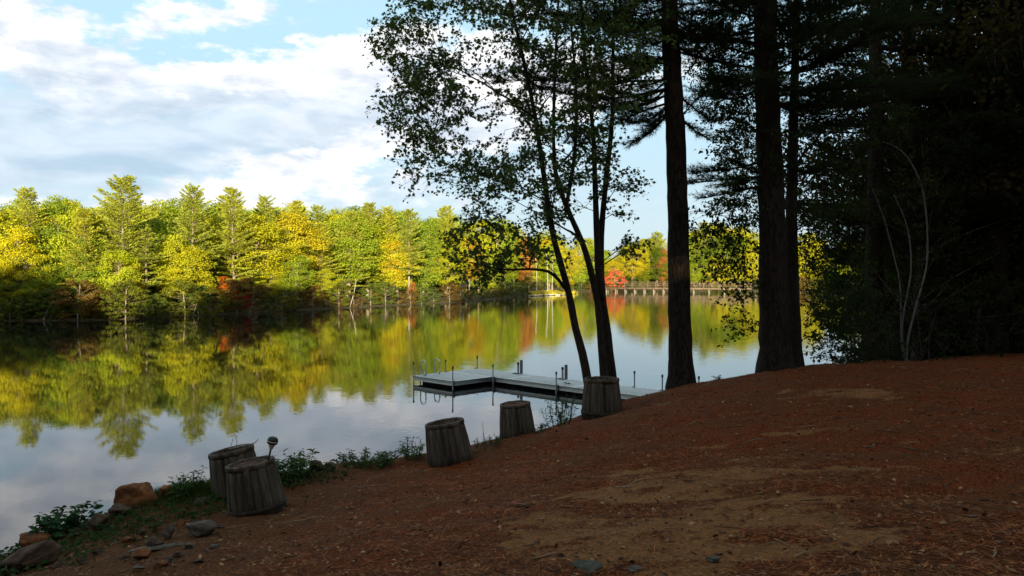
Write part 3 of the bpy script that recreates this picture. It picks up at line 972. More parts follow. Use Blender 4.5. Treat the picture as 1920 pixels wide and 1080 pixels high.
st5 = stem(P(1064, 545, 14), [(1056, 490, 13.9), (1035, 513, 13.6), (1000, 505, 13.2), (940, 505, 12.9), (880, 492, 12.7)][1:], .035, .008, 14)
st6 = stem(P(1095, 465, 14.1), [(1078, 440, 14.3), (1052, 425, 14.6), (1020, 400, 14.9)], .03, .008, 10)
st7 = stem(P(1060, 395, 14), [(1077, 290, 14.5), (1080, 170, 14.7), (1070, 40, 15), (1060, -60, 15.2)], .04, .015, 18)
stems = [st1, st2, st3, st4, st5, st6, st7]
org = np.append(P(1135, 735, MD)[:2], gz)
maple = thing("maple_tree", "dark leafy maple with several slim stems rising behind the barrel beside the dock", "tree", tuple(org))
mb = MB()
rg = np.random.default_rng(3)
for (p, r), kk in zip(stems, (10, 10, 10, 9, 7, 7, 7)):
    mb.tube(p - org, r, kk, True, .05, rg)
crown_poly = [(735, -160), (722, 10), (705, 90), (712, 130), (735, 160), (708, 200), (770, 262), (752, 325), (800, 350), (880, 360), (900, 400), (1000, 400), (1060, 420), (1105, 330), (1140, 260), (1200, 150), (1250, 40), (1250, -160)]
low_poly = [(800, 420), (870, 400), (1010, 395), (1060, 450), (1040, 500), (960, 545), (880, 540), (830, 480)]
right_poly = [(1140, 330), (1175, 300), (1188, 345), (1170, 400), (1140, 400)]
tip_poly = [(1150, 455), (1200, 450), (1195, 470), (1150, 475)]
wood, fol = leafy(stems, [(crown_poly, 400, 12.2, 16.4), (low_poly, 30, 12.2, 14.8), (right_poly, 6, 14, 14.8), (tip_poly, 2, 13.5, 14)], 7, (.044, .084), MAPLE, 11, 13, .017, (.35, .8), org, zmin=float(P(1060, 542, 14)[2]))
obj("trunk", mb.mesh("trunk", M_BARK2, True), maple)
obj("limbs", wood.mesh("limbs", M_BARK2, True), maple)
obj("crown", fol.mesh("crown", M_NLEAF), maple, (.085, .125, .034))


# --- pines of the near bank
def needle_tufts(mb, pos, dirs, rng, n=12, L=(.09, .15), w=.006):
    k = len(pos)
    d = unit(np.repeat(unit(dirs), n, 0) + rng.normal(0, .55, (k * n, 3)))
    p = np.repeat(pos, n, 0)
    s = unit(np.cross(d, rng.normal(0, 1, (k * n, 3)))) * w * .5
    ln = rng.uniform(*L, k * n)[:, None]
    V = np.stack([p - s, p + s, p + d * ln], 1).reshape(-1, 3)
    mb.add(V, np.arange(len(V)).reshape(-1, 3))


def pine_branch(wood, fol, a, b, rng, r0=.03, dens=1.0, w=.006, n=11):
    a, b = np.asarray(a, float), np.asarray(b, float)
    L = np.linalg.norm(b - a)
    mid = (a + b) / 2 + np.array([0, 0, -.05 * L]) + rng.normal(0, .03 * L, 3)
    m = max(6, int(L * 4))
    path = smooth_path([a, mid, b], m)
    wood.tube(path, np.linspace(r0, .005, m), 5, False)
    ax = unit(b - a); side = unit(np.cross(ax, [0, 0, 1])); pos, dr = [], []
    nt = int(dens * (8 + 17 * L))
    for i in range(nt):
        f = rng.uniform(.22, 1)
        k = f * (m - 1); j = int(min(k, m - 2))
        s = path[j] + (path[j + 1] - path[j]) * (k - j)
        sg = rng.choice([-1, 1])
        td = unit(ax * rng.uniform(.5, 1.1) + side * sg * rng.uniform(.3, 1.0) + np.array([0, 0, rng.uniform(-.12, .38)]))
        tl_ = rng.uniform(.2, .8) * (.45 + .30 * L) * (1.2 - .6 * f)
        e = s + td * tl_ + np.array([0, 0, .08 * tl_])
        wood.tube(np.stack([s, (s + e) / 2 + rng.normal(0, .015, 3), e]), np.array([.007, .005, .003]), 3, False)
        q_ = np.arange(.25, 1.01, .085 / max(tl_, .1))
        for u_ in q_:
            pos.append(s + (e - s) * u_ + rng.normal(0, .012, 3)); dr.append(td + np.array([0, 0, .25]))
    needle_tufts(fol, np.array(pos), np.array(dr), rng, n, w=w)


def near_trunk(pts, r_fn, n=40, k=18, rng=None, flare=.5):
    p = px_path(pts, n)
    return p


def trunk_mesh(path, rad, rng, k=18):
    mb = MB()
    n = len(path)
    mb.tube(path, rad, k, True, .025, rng)
    return mb


def pine_near(name, label, base_px, base_py, D, line, widths, branches, seed, extra=0, zr=(6, 13), reach=(1.2, 2.8), w=.007, col=(.035, .055, .018)):
    rng = np.random.default_rng(seed)
    bx, by, _ = P(base_px, base_py, D)
    bz = z1(bx, by)
    org = np.array([bx, by, bz])
    ctrl = [np.array([bx, by, bz - .25])] + [P(px, py, D) for px, py in line]
    n = 46
    p = smooth_path(ctrl, n)
    zz = [bz - .25] + [P(px, py, D)[2] for px, py in line]
    rad = np.interp(p[:, 2], zz, [w_ * .5 * D / FPX for w_ in widths])
    h = p[:, 2] - bz
    rad = rad * (1 + .32 * np.exp(-np.clip(h, 0, 9) / .22))
    p2 = p - org
    p2[1:-1, :2] += rng.normal(0, .006, (n - 2, 2))
    t = thing(name, label, "pine tree", tuple(org))
    tb = trunk_mesh(p2, rad, rng)
    # stubs of broken branches
    for i in range(7):
        zz_ = rng.uniform(2.5, 8); a = rng.uniform(0, 6.28)
        s = np.array([np.interp(zz_, p2[:, 2], p2[:, j]) for j in range(3)])
        tb.tube(np.stack([s, s + np.array([math.cos(a), math.sin(a), .2]) * (rad[20] + rng.uniform(.03, .12))]), np.array([.022, .012]), 5)
    obj("trunk", tb.mesh("trunk", M_BARK, True), t)
    wood, fol = MB(), MB()
    for (py0, px1, py1, dd) in branches:
        e = P(px1, py1, D + dd)
        z0 = P(base_px, py0, D)[2]
        s = np.array([np.interp(z0, p[:, 2], p[:, j]) for j in range(3)])
        pine_branch(wood, fol, s - org, e - org, rng, .03, 1.15, w)
    for i in range(extra):
        z0 = rng.uniform(*zr)
        s = np.array([np.interp(z0, p2[:, 2] , p2[:, j]) for j in range(3)])
        s[2] = min(z0, p2[-1, 2])
        a = rng.uniform(0, 6.28); L = rng.uniform(*reach) * (1.15 - .5 * (z0 - zr[0]) / (zr[1] - zr[0]))
        pine_branch(wood, fol, s, s + np.array([math.cos(a) * L, math.sin(a) * L, rng.uniform(-.1, .3) * L]), rng, .03, 1.0, w)
    obj("limbs", wood.mesh("limbs", M_BARK, True), t)
    obj("crown", fol.mesh("crown", M_NEEDLE), t, col)
    return t


pine_near("pine_tree", "large straight bare pine trunk standing on the bank right beside the dock end", 1278, 726, 15.2,
          [(1274, 600), (1271, 400), (1266, 250), (1259, 100), (1255, 0), (1252, -200), (1250, -420)], [46, 42, 38, 36, 33, 30, 24, 14],
          [(40, 1010, 10, -1.2), (60, 1060, 40, -.6), (150, 940, 150, -1.0), (165, 1010, 165, -.3), (160, 1090, 200, .6), (190, 1150, 235, .3), (200, 1185, 268, -.4), (205, 1205, 245, .8), (120, 1160, 110, -.8),
           (170, 1330, 225, .2), (80, 1370, 120, .6), (20, 1350, 20, -.5), (-40, 1100, -60, .5), (10, 1170, 30, .9), (-60, 990, -40, 0), (110, 1080, 130, 1.2),
           (90, 1180, 150, .2), (140, 1200, 190, -.9), (170, 1165, 205, -.5), (60, 1190, 90, 1.0), (100, 1130, 165, -.4), (40, 1120, 60, -1), (210, 1325, 260, -.5), (230, 1310, 180, .5), (150, 1190, 215, .7), (175, 1215, 250, .2), (130, 1205, 160, -.5), (95, 1215, 130, .6), (190, 1175, 225, -.9), (30, 1200, 60, .3)],
          31, 52, (7.3, 12.5), (1.4, 3.0))
pine_near("pine_tree", "thickest dark trunk, flared at its foot, standing at the edge of the wood", 1456, 692, 15.6,
          [(1451, 600), (1447, 400), (1441, 250), (1436, 100), (1434, 0), (1430, -200), (1428, -420)], [60, 52, 48, 45, 43, 40, 34, 18],
          [(300, 1300, 325, .3), (320, 1345, 350, -.3), (330, 1370, 300, .5), (150, 1340, 150, 0), (90, 1330, 60, -.6), (200, 1560, 180, .3), (100, 1600, 120, -.4), (300, 1550, 330, .6), (330, 1290, 345, .8), (345, 1320, 372, .4)],
          32, 105, (5.2, 12.5), (1.6, 3.4))

# --- slim leafy tree just right of the thick trunk; its boughs hang left and right of it
OD = 16.3
ob = P(1492, 688, OD); ob[2] = z1(ob[0], ob[1])
oorg = ob.copy()
o1 = smooth_path([ob - [0, 0, .25], P(1488, 600, OD), P(1484, 450, OD), P(1486, 300, OD), P(1490, 150, OD), P(1494, 0, OD), P(1500, -200, OD)], 34)
o1r = np.linspace(.16, .05, 34) * (1 + .35 * np.exp(-np.clip(o1[:, 2] - ob[2], 0, 9) / .2))
oak = thing("oak_tree", "slim dark leafy tree close right of the thickest trunk", "tree", tuple(oorg))
mb = MB(); mb.tube(o1 - oorg, o1r, 12, True, .03, rg)
obj("trunk", mb.mesh("trunk", M_BARK2, True), oak)
wood, fol = leafy([(o1, o1r)], [([(1292, 400), (1330, 350), (1420, 330), (1430, 560), (1395, 640), (1350, 635), (1370, 560), (1300, 500)], 42, 14.2, 17.5),
                                ([(1300, 60), (1420, -60), (1700, -60), (1700, 200), (1600, 330), (1520, 450), (1440, 330), (1340, 250)], 110, 14.5, 19), ([(1280, -80), (1450, -80), (1450, 400), (1360, 390), (1335, 225), (1285, 215)], 190, 14.8, 20),
                                ([(1500, 330), (1600, 300), (1660, 520), (1570, 600), (1510, 560)], 26, 15.5, 18)],
                  9, (.05, .095), OVAL, 10, 14, .018, (.35, .75), oorg, .3)
obj("limbs", wood.mesh("limbs", M_BARK2, True), oak)
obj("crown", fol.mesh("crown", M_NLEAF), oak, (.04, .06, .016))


# --- shrub at the edge of the wood, and birch
def near_shrub(name, label, cx, cy, D, regions, seed, color, nst=7, leaf=(.05, .09)):
    b = P(cx, cy, D); b[2] = z1(b[0], b[1])
    rng = np.random.default_rng(seed)
    st = []
    for i in range(nst):
        tip = P(cx + rng.uniform(-70, 70), cy - rng.uniform(70, 170), D + rng.uniform(-.8, .8))
        p0 = b + np.array([rng.normal(0, .15), rng.normal(0, .15), -.1])
        st.append((smooth_path([p0, (p0 + tip) / 2 + rng.normal(0, .08, 3), tip], 12), np.linspace(.025, .008, 12)))
    t = thing(name, label, "bush", tuple(b))
    m_ = MB()
    for p, r in st: m_.tube(p - b, r, 6)
    wood, fol = leafy(st, regions, seed, leaf, OVAL, 8, 10, .012, (.25, .6), b, .2)
    for v_, f_ in [(np.concatenate(wood.V), wood.F)]:
        m_.add(v_, [np.concatenate(x_) for x_ in f_.values()])
    obj("stems", m_.mesh("stems", M_BARK2, True), t)
    obj("foliage", fol.mesh("foliage", M_NLEAF), t, color)


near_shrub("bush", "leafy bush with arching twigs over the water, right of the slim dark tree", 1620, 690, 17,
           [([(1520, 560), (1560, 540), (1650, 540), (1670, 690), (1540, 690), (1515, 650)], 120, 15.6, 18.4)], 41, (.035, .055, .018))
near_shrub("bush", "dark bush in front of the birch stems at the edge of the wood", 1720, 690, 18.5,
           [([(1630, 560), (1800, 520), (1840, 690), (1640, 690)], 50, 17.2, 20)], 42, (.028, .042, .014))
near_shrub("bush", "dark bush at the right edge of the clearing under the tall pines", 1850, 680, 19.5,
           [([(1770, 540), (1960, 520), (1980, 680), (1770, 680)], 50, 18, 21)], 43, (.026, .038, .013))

BD = 18.2
bb = P(1700, 660, BD); bb[2] = z1(bb[0], bb[1])
birch = thing("birch_tree", "birch with three thin curving white stems in the dark wood", "tree", tuple(bb))
bst = []
for pts, r0 in (([(1702, 640), (1716, 580), (1737, 500), (1738, 420), (1728, 350), (1705, 300), (1680, 276), (1655, 266)], .026),
                ([(1692, 640), (1694, 590), (1708, 510), (1704, 440), (1690, 395), (1676, 365)], .021),
                ([(1690, 640), (1688, 540), (1676, 480), (1662, 425), (1648, 385), (1636, 355)], .016)):
    p = smooth_path([bb - [0, 0, .15]] + [P(a_, c_, BD) for a_, c_ in pts], 30)
    bst.append((p, np.linspace(r0, .012, 30)))
for p, r in bst:
    mb = MB(); mb.tube(p - bb, r, 8, True)
    obj("stem", mb.mesh("stem", M_BIRCH, True), birch)
wood, fol = leafy(bst, [([(1560, 250), (1700, 230), (1780, 330), (1700, 420), (1600, 420)], 60, 17.4, 19.4)], 51, (.04, .065), OVAL, 7, 8, .01, (.25, .5), bb, .4)
obj("limbs", wood.mesh("limbs", M_BARK2, True), birch)
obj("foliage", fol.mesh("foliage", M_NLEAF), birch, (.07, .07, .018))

# --- the dark wood on the right: pines, then leafy trees behind
rngw = np.random.default_rng(77)
def wood_pine(seed, H=17.0):
    rng = np.random.default_rng(seed)
    n = 24
    zz = np.linspace(-.3, H, n)
    p = np.stack([np.cumsum(rng.normal(0, .02, n)), np.cumsum(rng.normal(0, .02, n)), zz], -1)
    p -= [p[1, 0], p[1, 1], 0]
    r = np.linspace(.27, .04, n) * (1 + .4 * np.exp(-np.clip(zz, 0, 9) / .2))
    mb = MB(); mb.tube(p, r, 14, True, .03, rng)
    wd, fo = MB(), MB()
    z = 3.2
    while z < H:
        for b in range(rng.integers(3, 6)):
            a = rng.uniform(0, 6.28); L = rng.uniform(1.5, 3.3) * (1.0 - .6 * max(0, z / H - .5))
            s = np.array([np.interp(z, zz, p[:, 0]), np.interp(z, zz, p[:, 1]), z])
            pine_branch(wd, fo, s, s + np.array([math.cos(a) * L, math.sin(a) * L, rng.uniform(-.15, .3) * L]), rng, .03, .85, .016, 7)
        z += rng.uniform(.45, .8)
    return mb.mesh("trunk", M_BARK, True), wd.mesh("limbs", M_BARK, True), fo.mesh("crown", M_NEEDLE)


WP = [wood_pine(61), wood_pine(62)]
NBROADS = [far_broad(31, 10, .10, .27, 150, 150, .085), far_broad(32, 10, .08, .24, 150, 150, .085), far_broad(33, 10, .16, .28, 150, 150, .085)]
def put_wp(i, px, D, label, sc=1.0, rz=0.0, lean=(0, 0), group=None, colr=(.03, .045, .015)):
    x, y, _ = P(px, 680, D)
    t = thing("pine_tree", label, "pine tree", (x, y, z1(x, y) - .05), (lean[0], lean[1], rz), group, sc)
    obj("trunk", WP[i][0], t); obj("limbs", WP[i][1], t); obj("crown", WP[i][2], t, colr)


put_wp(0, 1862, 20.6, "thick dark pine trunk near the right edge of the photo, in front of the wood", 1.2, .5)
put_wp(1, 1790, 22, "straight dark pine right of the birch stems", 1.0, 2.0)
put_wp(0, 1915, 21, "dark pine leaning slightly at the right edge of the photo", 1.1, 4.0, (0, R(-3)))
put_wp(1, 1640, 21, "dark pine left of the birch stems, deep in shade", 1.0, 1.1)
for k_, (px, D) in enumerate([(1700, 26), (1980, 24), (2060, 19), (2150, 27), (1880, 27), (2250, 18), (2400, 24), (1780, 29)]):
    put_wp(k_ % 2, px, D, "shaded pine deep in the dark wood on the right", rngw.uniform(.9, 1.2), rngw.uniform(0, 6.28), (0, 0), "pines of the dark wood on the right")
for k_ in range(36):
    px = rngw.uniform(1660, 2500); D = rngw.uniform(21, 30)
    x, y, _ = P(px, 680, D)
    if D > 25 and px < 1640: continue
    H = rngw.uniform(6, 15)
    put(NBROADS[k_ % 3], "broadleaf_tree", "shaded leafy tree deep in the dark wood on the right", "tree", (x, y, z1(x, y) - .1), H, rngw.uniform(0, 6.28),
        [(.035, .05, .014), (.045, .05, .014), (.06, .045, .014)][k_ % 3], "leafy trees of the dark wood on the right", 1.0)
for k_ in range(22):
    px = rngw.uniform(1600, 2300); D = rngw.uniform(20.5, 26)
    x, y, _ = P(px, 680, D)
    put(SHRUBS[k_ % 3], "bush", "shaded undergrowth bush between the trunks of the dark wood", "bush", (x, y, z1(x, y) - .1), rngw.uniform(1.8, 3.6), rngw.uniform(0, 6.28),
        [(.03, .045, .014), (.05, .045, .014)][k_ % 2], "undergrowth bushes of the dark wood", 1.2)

# ------------------------------------------------------------------ barrels
M_STAVE, q = new_mat("weathered_staves")
co = q.n('ShaderNodeTexCoord').outputs['Object']
st_ = q.noise(q.mapping(co, (1, 1, .05)), 22, 6, .7)
bl = q.noise(q.mapping(co, (1, 1, .3)), 5, 4, .6)
rings = q.noise(q.mapping(co, (1, 1, .4)), 60, 3, .6)
c_ = q.mix(q.step(st_, .32, .7), (.032, .025, .018), (.105, .083, .060))
c_ = q.mix(q.m('MULTIPLY', q.step(bl, .52, .68), .55), c_, (.14, .115, .09))
isl = q.n('ShaderNodeNewGeometry').outputs['Random Per Island']
c_ = q.mix(1.0, c_, q.n('ShaderNodeCombineColor', {0: q.m('ADD', q.m('MULTIPLY', isl, .5), .75), 1: q.m('ADD', q.m('MULTIPLY', isl, .48), .76), 2: q.m('ADD', q.m('MULTIPLY', isl, .46), .77)}).outputs[0], 'MULTIPLY')
bpn = q.n('ShaderNodeBump', {'Strength': .6, 'Distance': .01, 'Height': q.m('ADD', st_, q.m('MULTIPLY', rings, .4))})
finish(q, q.n('ShaderNodeBsdfPrincipled', {'Base Color': c_, 'Roughness': .9, 'Normal': bpn.outputs[0], 'Specular IOR Level': .15}).outputs[0])
M_HOOP = mat_simple("rusty_hoop", (.020, .016, .014), (.055, .038, .028), 14, .75, .2, (1, 1, 1), .3)
M_RIM = mat_simple("worn_rim_wood", (.04, .028, .020), (.12, .088, .062), 18, .9, .5, (1, 1, .3))
M_SOIL = mat_simple("planter_soil", (.03, .018, .011), (.12, .065, .035), 22, .95, 1.0)
M_NSOIL = mat_simple("needle_topped_soil", (.07, .025, .012), (.17, .07, .03), 26, .95, 1.0)


def barrel(label, px, py, width, tilt, fill, seed, D=None, H=.53, rb=.30, rt=.25, lift=0.0, lowhoop=True, fwd=0.0):
    rng = np.random.default_rng(seed)
    g0 = hit(px, py) if D is None else P(px, py, D)
    D = g0[1]
    sc = width * (D) / FPX / (2 * rb)
    # stand the far edge of the base on the bank: centre lies one radius behind the near edge
    c = np.array([g0[0], g0[1] + rb * sc * .8, g0[2]])
    t = thing("barrel", label, "barrel", (c[0], c[1], c[2] - .02 + lift), (fwd, tilt, rng.uniform(-.1, .1)), "wooden barrel planters along the bank", sc)
    k = 19
    mb = MB()
    for i in range(k):
        a0, a1 = (i + .015) / k * 2 * np.pi, (i + .985) / k * 2 * np.pi
        dr = rng.uniform(-.005, .005)
        top = H + rng.uniform(-.012, .004)
        zz_ = np.array([-.05, .12, .3, .42, top])
        V = []
        for z_ in zz_:
            r = np.interp(z_, [-.05, 0, .2, H], [rb + .005, rb, rb - .008, rt]) + dr
            for rr, aa in ((r, a0), (r, a1), (r - .028, a1), (r - .028, a0)):
                V.append([rr * math.cos(aa), rr * math.sin(aa), z_])
        V = np.array(V)
        F = quads(len(zz_), 4)
        n_ = len(zz_) * 4
        mb.add(V, np.concatenate([F, [[3, 2, 1, 0], [n_ - 4, n_ - 3, n_ - 2, n_ - 1]]]))
    obj("staves", mb.mesh("staves", M_STAVE), t)
    # inner lining so no light shows between the staves
    lin = MB(); lin.lathe([(rb - .03, -.04), (rt - .031, H - .03), (rt - .036, H - .03), (rb - .04, -.04)], 32)
    obj("lining", lin.mesh("lining", M_STAVE), t)
    if lowhoop:
        hb = MB(); r_ = rb + .004
        hb.lathe([(r_, .025), (r_ + .006, .027), (r_ + .003, .075), (r_ - .004, .077), (r_ - .01, .05), (r_, .025)], 40)
        obj("hoop", hb.mesh("hoop", M_HOOP), t)
    rmb = MB()
    rim = [(rt + .006, H - .040), (rt + .011, H - .038), (rt + .009, H + .006), (rt + .006, H + .009), (rt - .026, H + .009), (rt - .030, H - .01)]
    rmb.lathe(rim, 44)
    rmb.V[-1] = rmb.V[-1] + rng.normal(0, .0025, rmb.V[-1].shape)
    obj("rim", rmb.mesh("rim", M_RIM), t)
    if fill is not None:
        z_, m_ = fill
        sb = MB()
        prof = [(0.001, z_ + .02), (.08, z_ + .018), (.15, z_ + .012), (rt - .05, z_), (rt - .025 + (H - z_) * .1, z_ - .005)]
        sb.lathe(prof, 30)
        sb.V[-1][:, 2] += rng.normal(0, .006, len(sb.V[-1]))
        obj("soil", sb.mesh("soil", m_, True), t)
    return t, c, sc


bar1, c1_, s1_ = barrel("front barrel with a solar light stuck in its soil, nearest of the five", 470, 966, 106, R(-9), (.515, M_SOIL), 1)
bar2, c2_, s2_ = barrel("barrel half hidden behind the front barrel, with a stick across its rim", 436, 934, 98, R(-11), (.42, M_SOIL), 2)
bar3, c3_, s3_ = barrel("empty tilted barrel, third from the left, alone on the bank edge", 843, 872, 88, R(-9.5), (.36, M_SOIL), 3, lowhoop=False)
bar4, c4_, s4_ = barrel("low barrel filled with needle litter, left of the leafy weed by the dock", 971, 818, 68, R(-5), (.515, M_NSOIL), 4, lowhoop=False)
bar5, c5_, s5_ = barrel("upright barrel in front of the maple stems, nearest the dock", 1132, 781, 78, R(-.5), (.45, M_SOIL), 5)

# solar path light standing in the front barrel
M_BLACK = mat_simple("black_plastic", (.008, .008, .009), (.02, .02, .021), 20, .45, .05)
M_CREAM = mat_simple("cream_plastic", (.55, .52, .40), (.66, .62, .50), 12, .5, .05)
lb0 = np.array(c1_) + np.array([.115, -.02, (.53) * s1_ - .03])
lt = thing("solar_light", "black-capped solar path light leaning out of the front barrel", "garden light", tuple(lb0), (0, R(13), 0), None, 1.2)
mb = MB(); mb.tube([(0, 0, -.06), (0, 0, .14)], .0095, 10); obj("stake", mb.mesh("stake", M_BLACK, True), lt)
mb = MB(); mb.lathe([(.008, .13), (.014, .135), (.034, .185), (.034, .192), (.001, .192)], 20); obj("lens", mb.mesh("lens", M_CREAM, True), lt)
mb = MB(); mb.lathe([(.001, .188), (.044, .188), (.049, .194), (.050, .206)], 24)
mb.lathe([(.050, .214), (.049, .225), (.042, .242), (.026, .252), (.001, .255)], 24)
obj("cap", mb.mesh("cap", M_BLACK, True), lt)
mb = MB(); mb.lathe([(.049, .206), (.0515, .207), (.0515, .213), (.049, .214)], 24); obj("band", mb.mesh("band", M_CREAM, True), lt)

# stick across the rim of the second barrel
sb0 = np.array(c2_) + np.array([.02, -.10, .545 * s2_])
mb = MB(); mb.tube(smooth_path([(-.10, -.06, .0), (.08, .0, .035), (.19, .02, .06), (.235, .03, .11)], 10), np.linspace(.012, .004, 10), 6, True, .08, rg)
stick = obj("stick", mb.mesh("stick", M_DEAD, True)); stick.location = tuple(sb0)
tag(stick, "grey stick lying across the rim of the half-hidden barrel", "stick")

# ------------------------------------------------------------------ dock
M_DECK = mat_simple("grey_composite_boards", (.52, .49, .46), (.64, .605, .57), 9, .7, .1, (1, 1, 1))
M_FASCIA = mat_simple("pale_aluminium_edge", (.90, .87, .81), (.93, .91, .87), 5, .5, .05, (1, 1, 1), .1)
M_POST = mat_simple("galvanised_post", (.16, .165, .17), (.26, .265, .27), 14, .5, .1, (1, 1, .3), .4)
M_STEEL = mat_simple("ladder_rail_metal", (.42, .43, .44), (.55, .56, .57), 8, .35, .05, (1, 1, 1), .7)
ZD = .24
u2 = np.array([.709, -.705]); v2 = np.array([.705, .709]); F0 = np.array([-2.14, 27.25])
ang = math.atan2(u2[1], u2[0])
dock = thing("dock", "grey L-shaped floating dock reaching from the bank into the pond", "dock", (F0[0], F0[1], 0), (0, 0, ang))
WL, WW, PL, PW = 8.35, 1.27, 2.05, 1.6
def deckboards(x0, x1, y0, y1, along):
    mb = MB()
    if along == 'x':      # boards run across, stacked along x
        n = int((x1 - x0) / .145)
        w = (x1 - x0) / n
        for i in range(n): mb.box((x0 + (i + .5) * w, (y0 + y1) / 2, ZD - .015), (w - .010, y1 - y0, .03), 0, .004)
    else:
        n = int((y1 - y0) / .145)
        w = (y1 - y0) / n
        for i in range(n): mb.box(((x0 + x1) / 2, y0 + (i + .5) * w, ZD - .015), (x1 - x0, w - .010, .03), 0, .004)
    return mb
obj("decking", deckboards(.03, WL - .03, .03, WW - .03, 'x').mesh("decking", M_DECK), dock)
obj("decking", deckboards(.03, PL - .03, -PW + .03, -.03, 'x').mesh("decking", M_DECK), dock)
mb = MB()
def frame(x0, x1, y0, y1):
    zc_, hh = ZD - .068, .15
    for y in (y0, y1): mb.box(((x0 + x1) / 2, y, zc_), (x1 - x0, .05, hh), 0, .006)
    for x in (x0 + .025, x1 - .025): mb.box((x, (y0 + y1) / 2, zc_ - .001), (.05, y1 - y0 - .05, hh - .004), 0, .006)
frame(0, 2.75, .025, WW); frame(2.76, 5.5, .025, WW); frame(5.51, WL, .025, WW); frame(0, PL, -PW, -.026)
obj("frame", mb.mesh("frame", M_FASCIA), dock)
mb = MB()
for (x0, x1, y0, y1) in ((.2, 2.5, .2, 1.05), (3.0, 5.2, .2, 1.05), (.2, 1.85, -1.4, -.2)): mb.box(((x0 + x1) / 2, (y0 + y1) / 2, .0), (x1 - x0, y1 - y0, .18), 0, .03)
obj("float", mb.mesh("float", M_BLACK), dock)


def dock_post(x, y, top, kind="post", r=.020):
    m_ = MB(); m_.tube([(x, y, -1.6), (x, y, ZD + top)], r, 10)
    p = obj(kind, m_.mesh(kind, M_POST, True), dock)
    m_ = MB(); m_.lathe([(r, ZD + top - .06), (r + .009, ZD + top - .055), (r + .009, ZD + top + .01), (r * .6, ZD + top + .025), (.001, ZD + top + .026)], 10, (x, y, 0))
    obj("cap", m_.mesh("cap", M_BLACK, True), p)
    m_ = MB(); m_.box((x, y + (.035 if y < .5 else -.035), ZD - .06), (.10, .06, .17), 0, .01)
    obj("bracket", m_.mesh("bracket", M_POST), p)


dock_post(-.06, -PW + .06, .42); dock_post(PL + .0, -PW - .055, .46); dock_post(-.06, -.15, .40); dock_post(-.05, WW + .05, .42)
dock_post(PL + .15, -.055, .40); dock_post(4.95, -.055, .40); dock_post(6.82, WW + .06, .46); dock_post(7.80, WW + .06, .44); dock_post(9.0, WW + .06, .50)
for (x, y) in ((2.05, WW + .03), (4.05, WW + .03)):        # tall square pile with its round pipe
    m_ = MB(); m_.box((x + .09, y + .03, -.4 + .5 * (ZD + .46 - .0)), (.085, .07, ZD + .46 + .8), 0, .008)
    o_ = obj("mooring_pile", m_.mesh("mooring_pile", M_POST), dock)
    m_ = MB(); m_.tube([(x - .05, y + .02, -1), (x - .05, y + .02, ZD + .34)], .035, 10); obj("pipe", m_.mesh("pipe", M_POST, True), o_)
    m_ = MB(); m_.lathe([(.034, ZD + .30), (.042, ZD + .305), (.042, ZD + .36), (.02, ZD + .375), (.001, ZD + .376)], 10, (x - .05, y + .02, 0)); obj("cap", m_.mesh("cap", M_BLACK, True), o_)
    m_ = MB(); m_.box((x, y - .12, ZD + .012), (.30, .12, .02), 0, .004); m_.box((x - .02, y - .16, ZD + .03), (.05, .16, .02), .5, .004)
    obj("bracket", m_.mesh("bracket", M_POST), o_)
for y in (-PW + .35, -PW + .95):                            # ladder hoops on the outer end
    a_ = np.linspace(0, np.pi, 12)
    pts = [(-.02 + .24, y, ZD - .02), (.22, y, ZD + .36)] + [(.08 + .14 * math.cos(t_), y, ZD + .36 + .13 * math.sin(t_)) for t_ in a_[1:-1]] + [(-.06, y, ZD + .36), (-.06, y, -.6)]
    m_ = MB(); m_.tube(pts, .020, 8)
    r_ = obj("handrail", m_.mesh("handrail", M_STEEL, True), dock)
    m_ = MB()
    m_.add([(.10, y - .008, ZD + .002), (.24, y - .008, ZD + .002), (.235, y - .008, ZD + .22), (.10, y + .008, ZD + .002), (.24, y + .008, ZD + .002), (.235, y + .008, ZD + .22)],
           [np.array([[0, 1, 2], [5, 4, 3]]), np.array([[0, 3, 4, 1], [1, 4, 5, 2], [2, 5, 3, 0]])])
    obj("gusset", m_.mesh("gusset", M_FASCIA), r_)
m_ = MB()
for z_ in (-.05, -.3): m_.tube([(-.06, -PW + .35, z_), (-.06, -PW + .95, z_)], .018, 8)
obj("rung", m_.mesh("rung", M_STEEL, True), dock)
m_ = MB(); m_.tube([(4.85, .42, ZD + .035), (5.1, .42, ZD + .035)], .014, 8); m_.tube([(4.93, .42, ZD), (4.93, .42, ZD + .035)], .012, 6); m_.tube([(5.02, .42, ZD), (5.02, .42, ZD + .035)], .012, 6)
obj("cleat", m_.mesh("cleat", M_BLACK, True), dock)

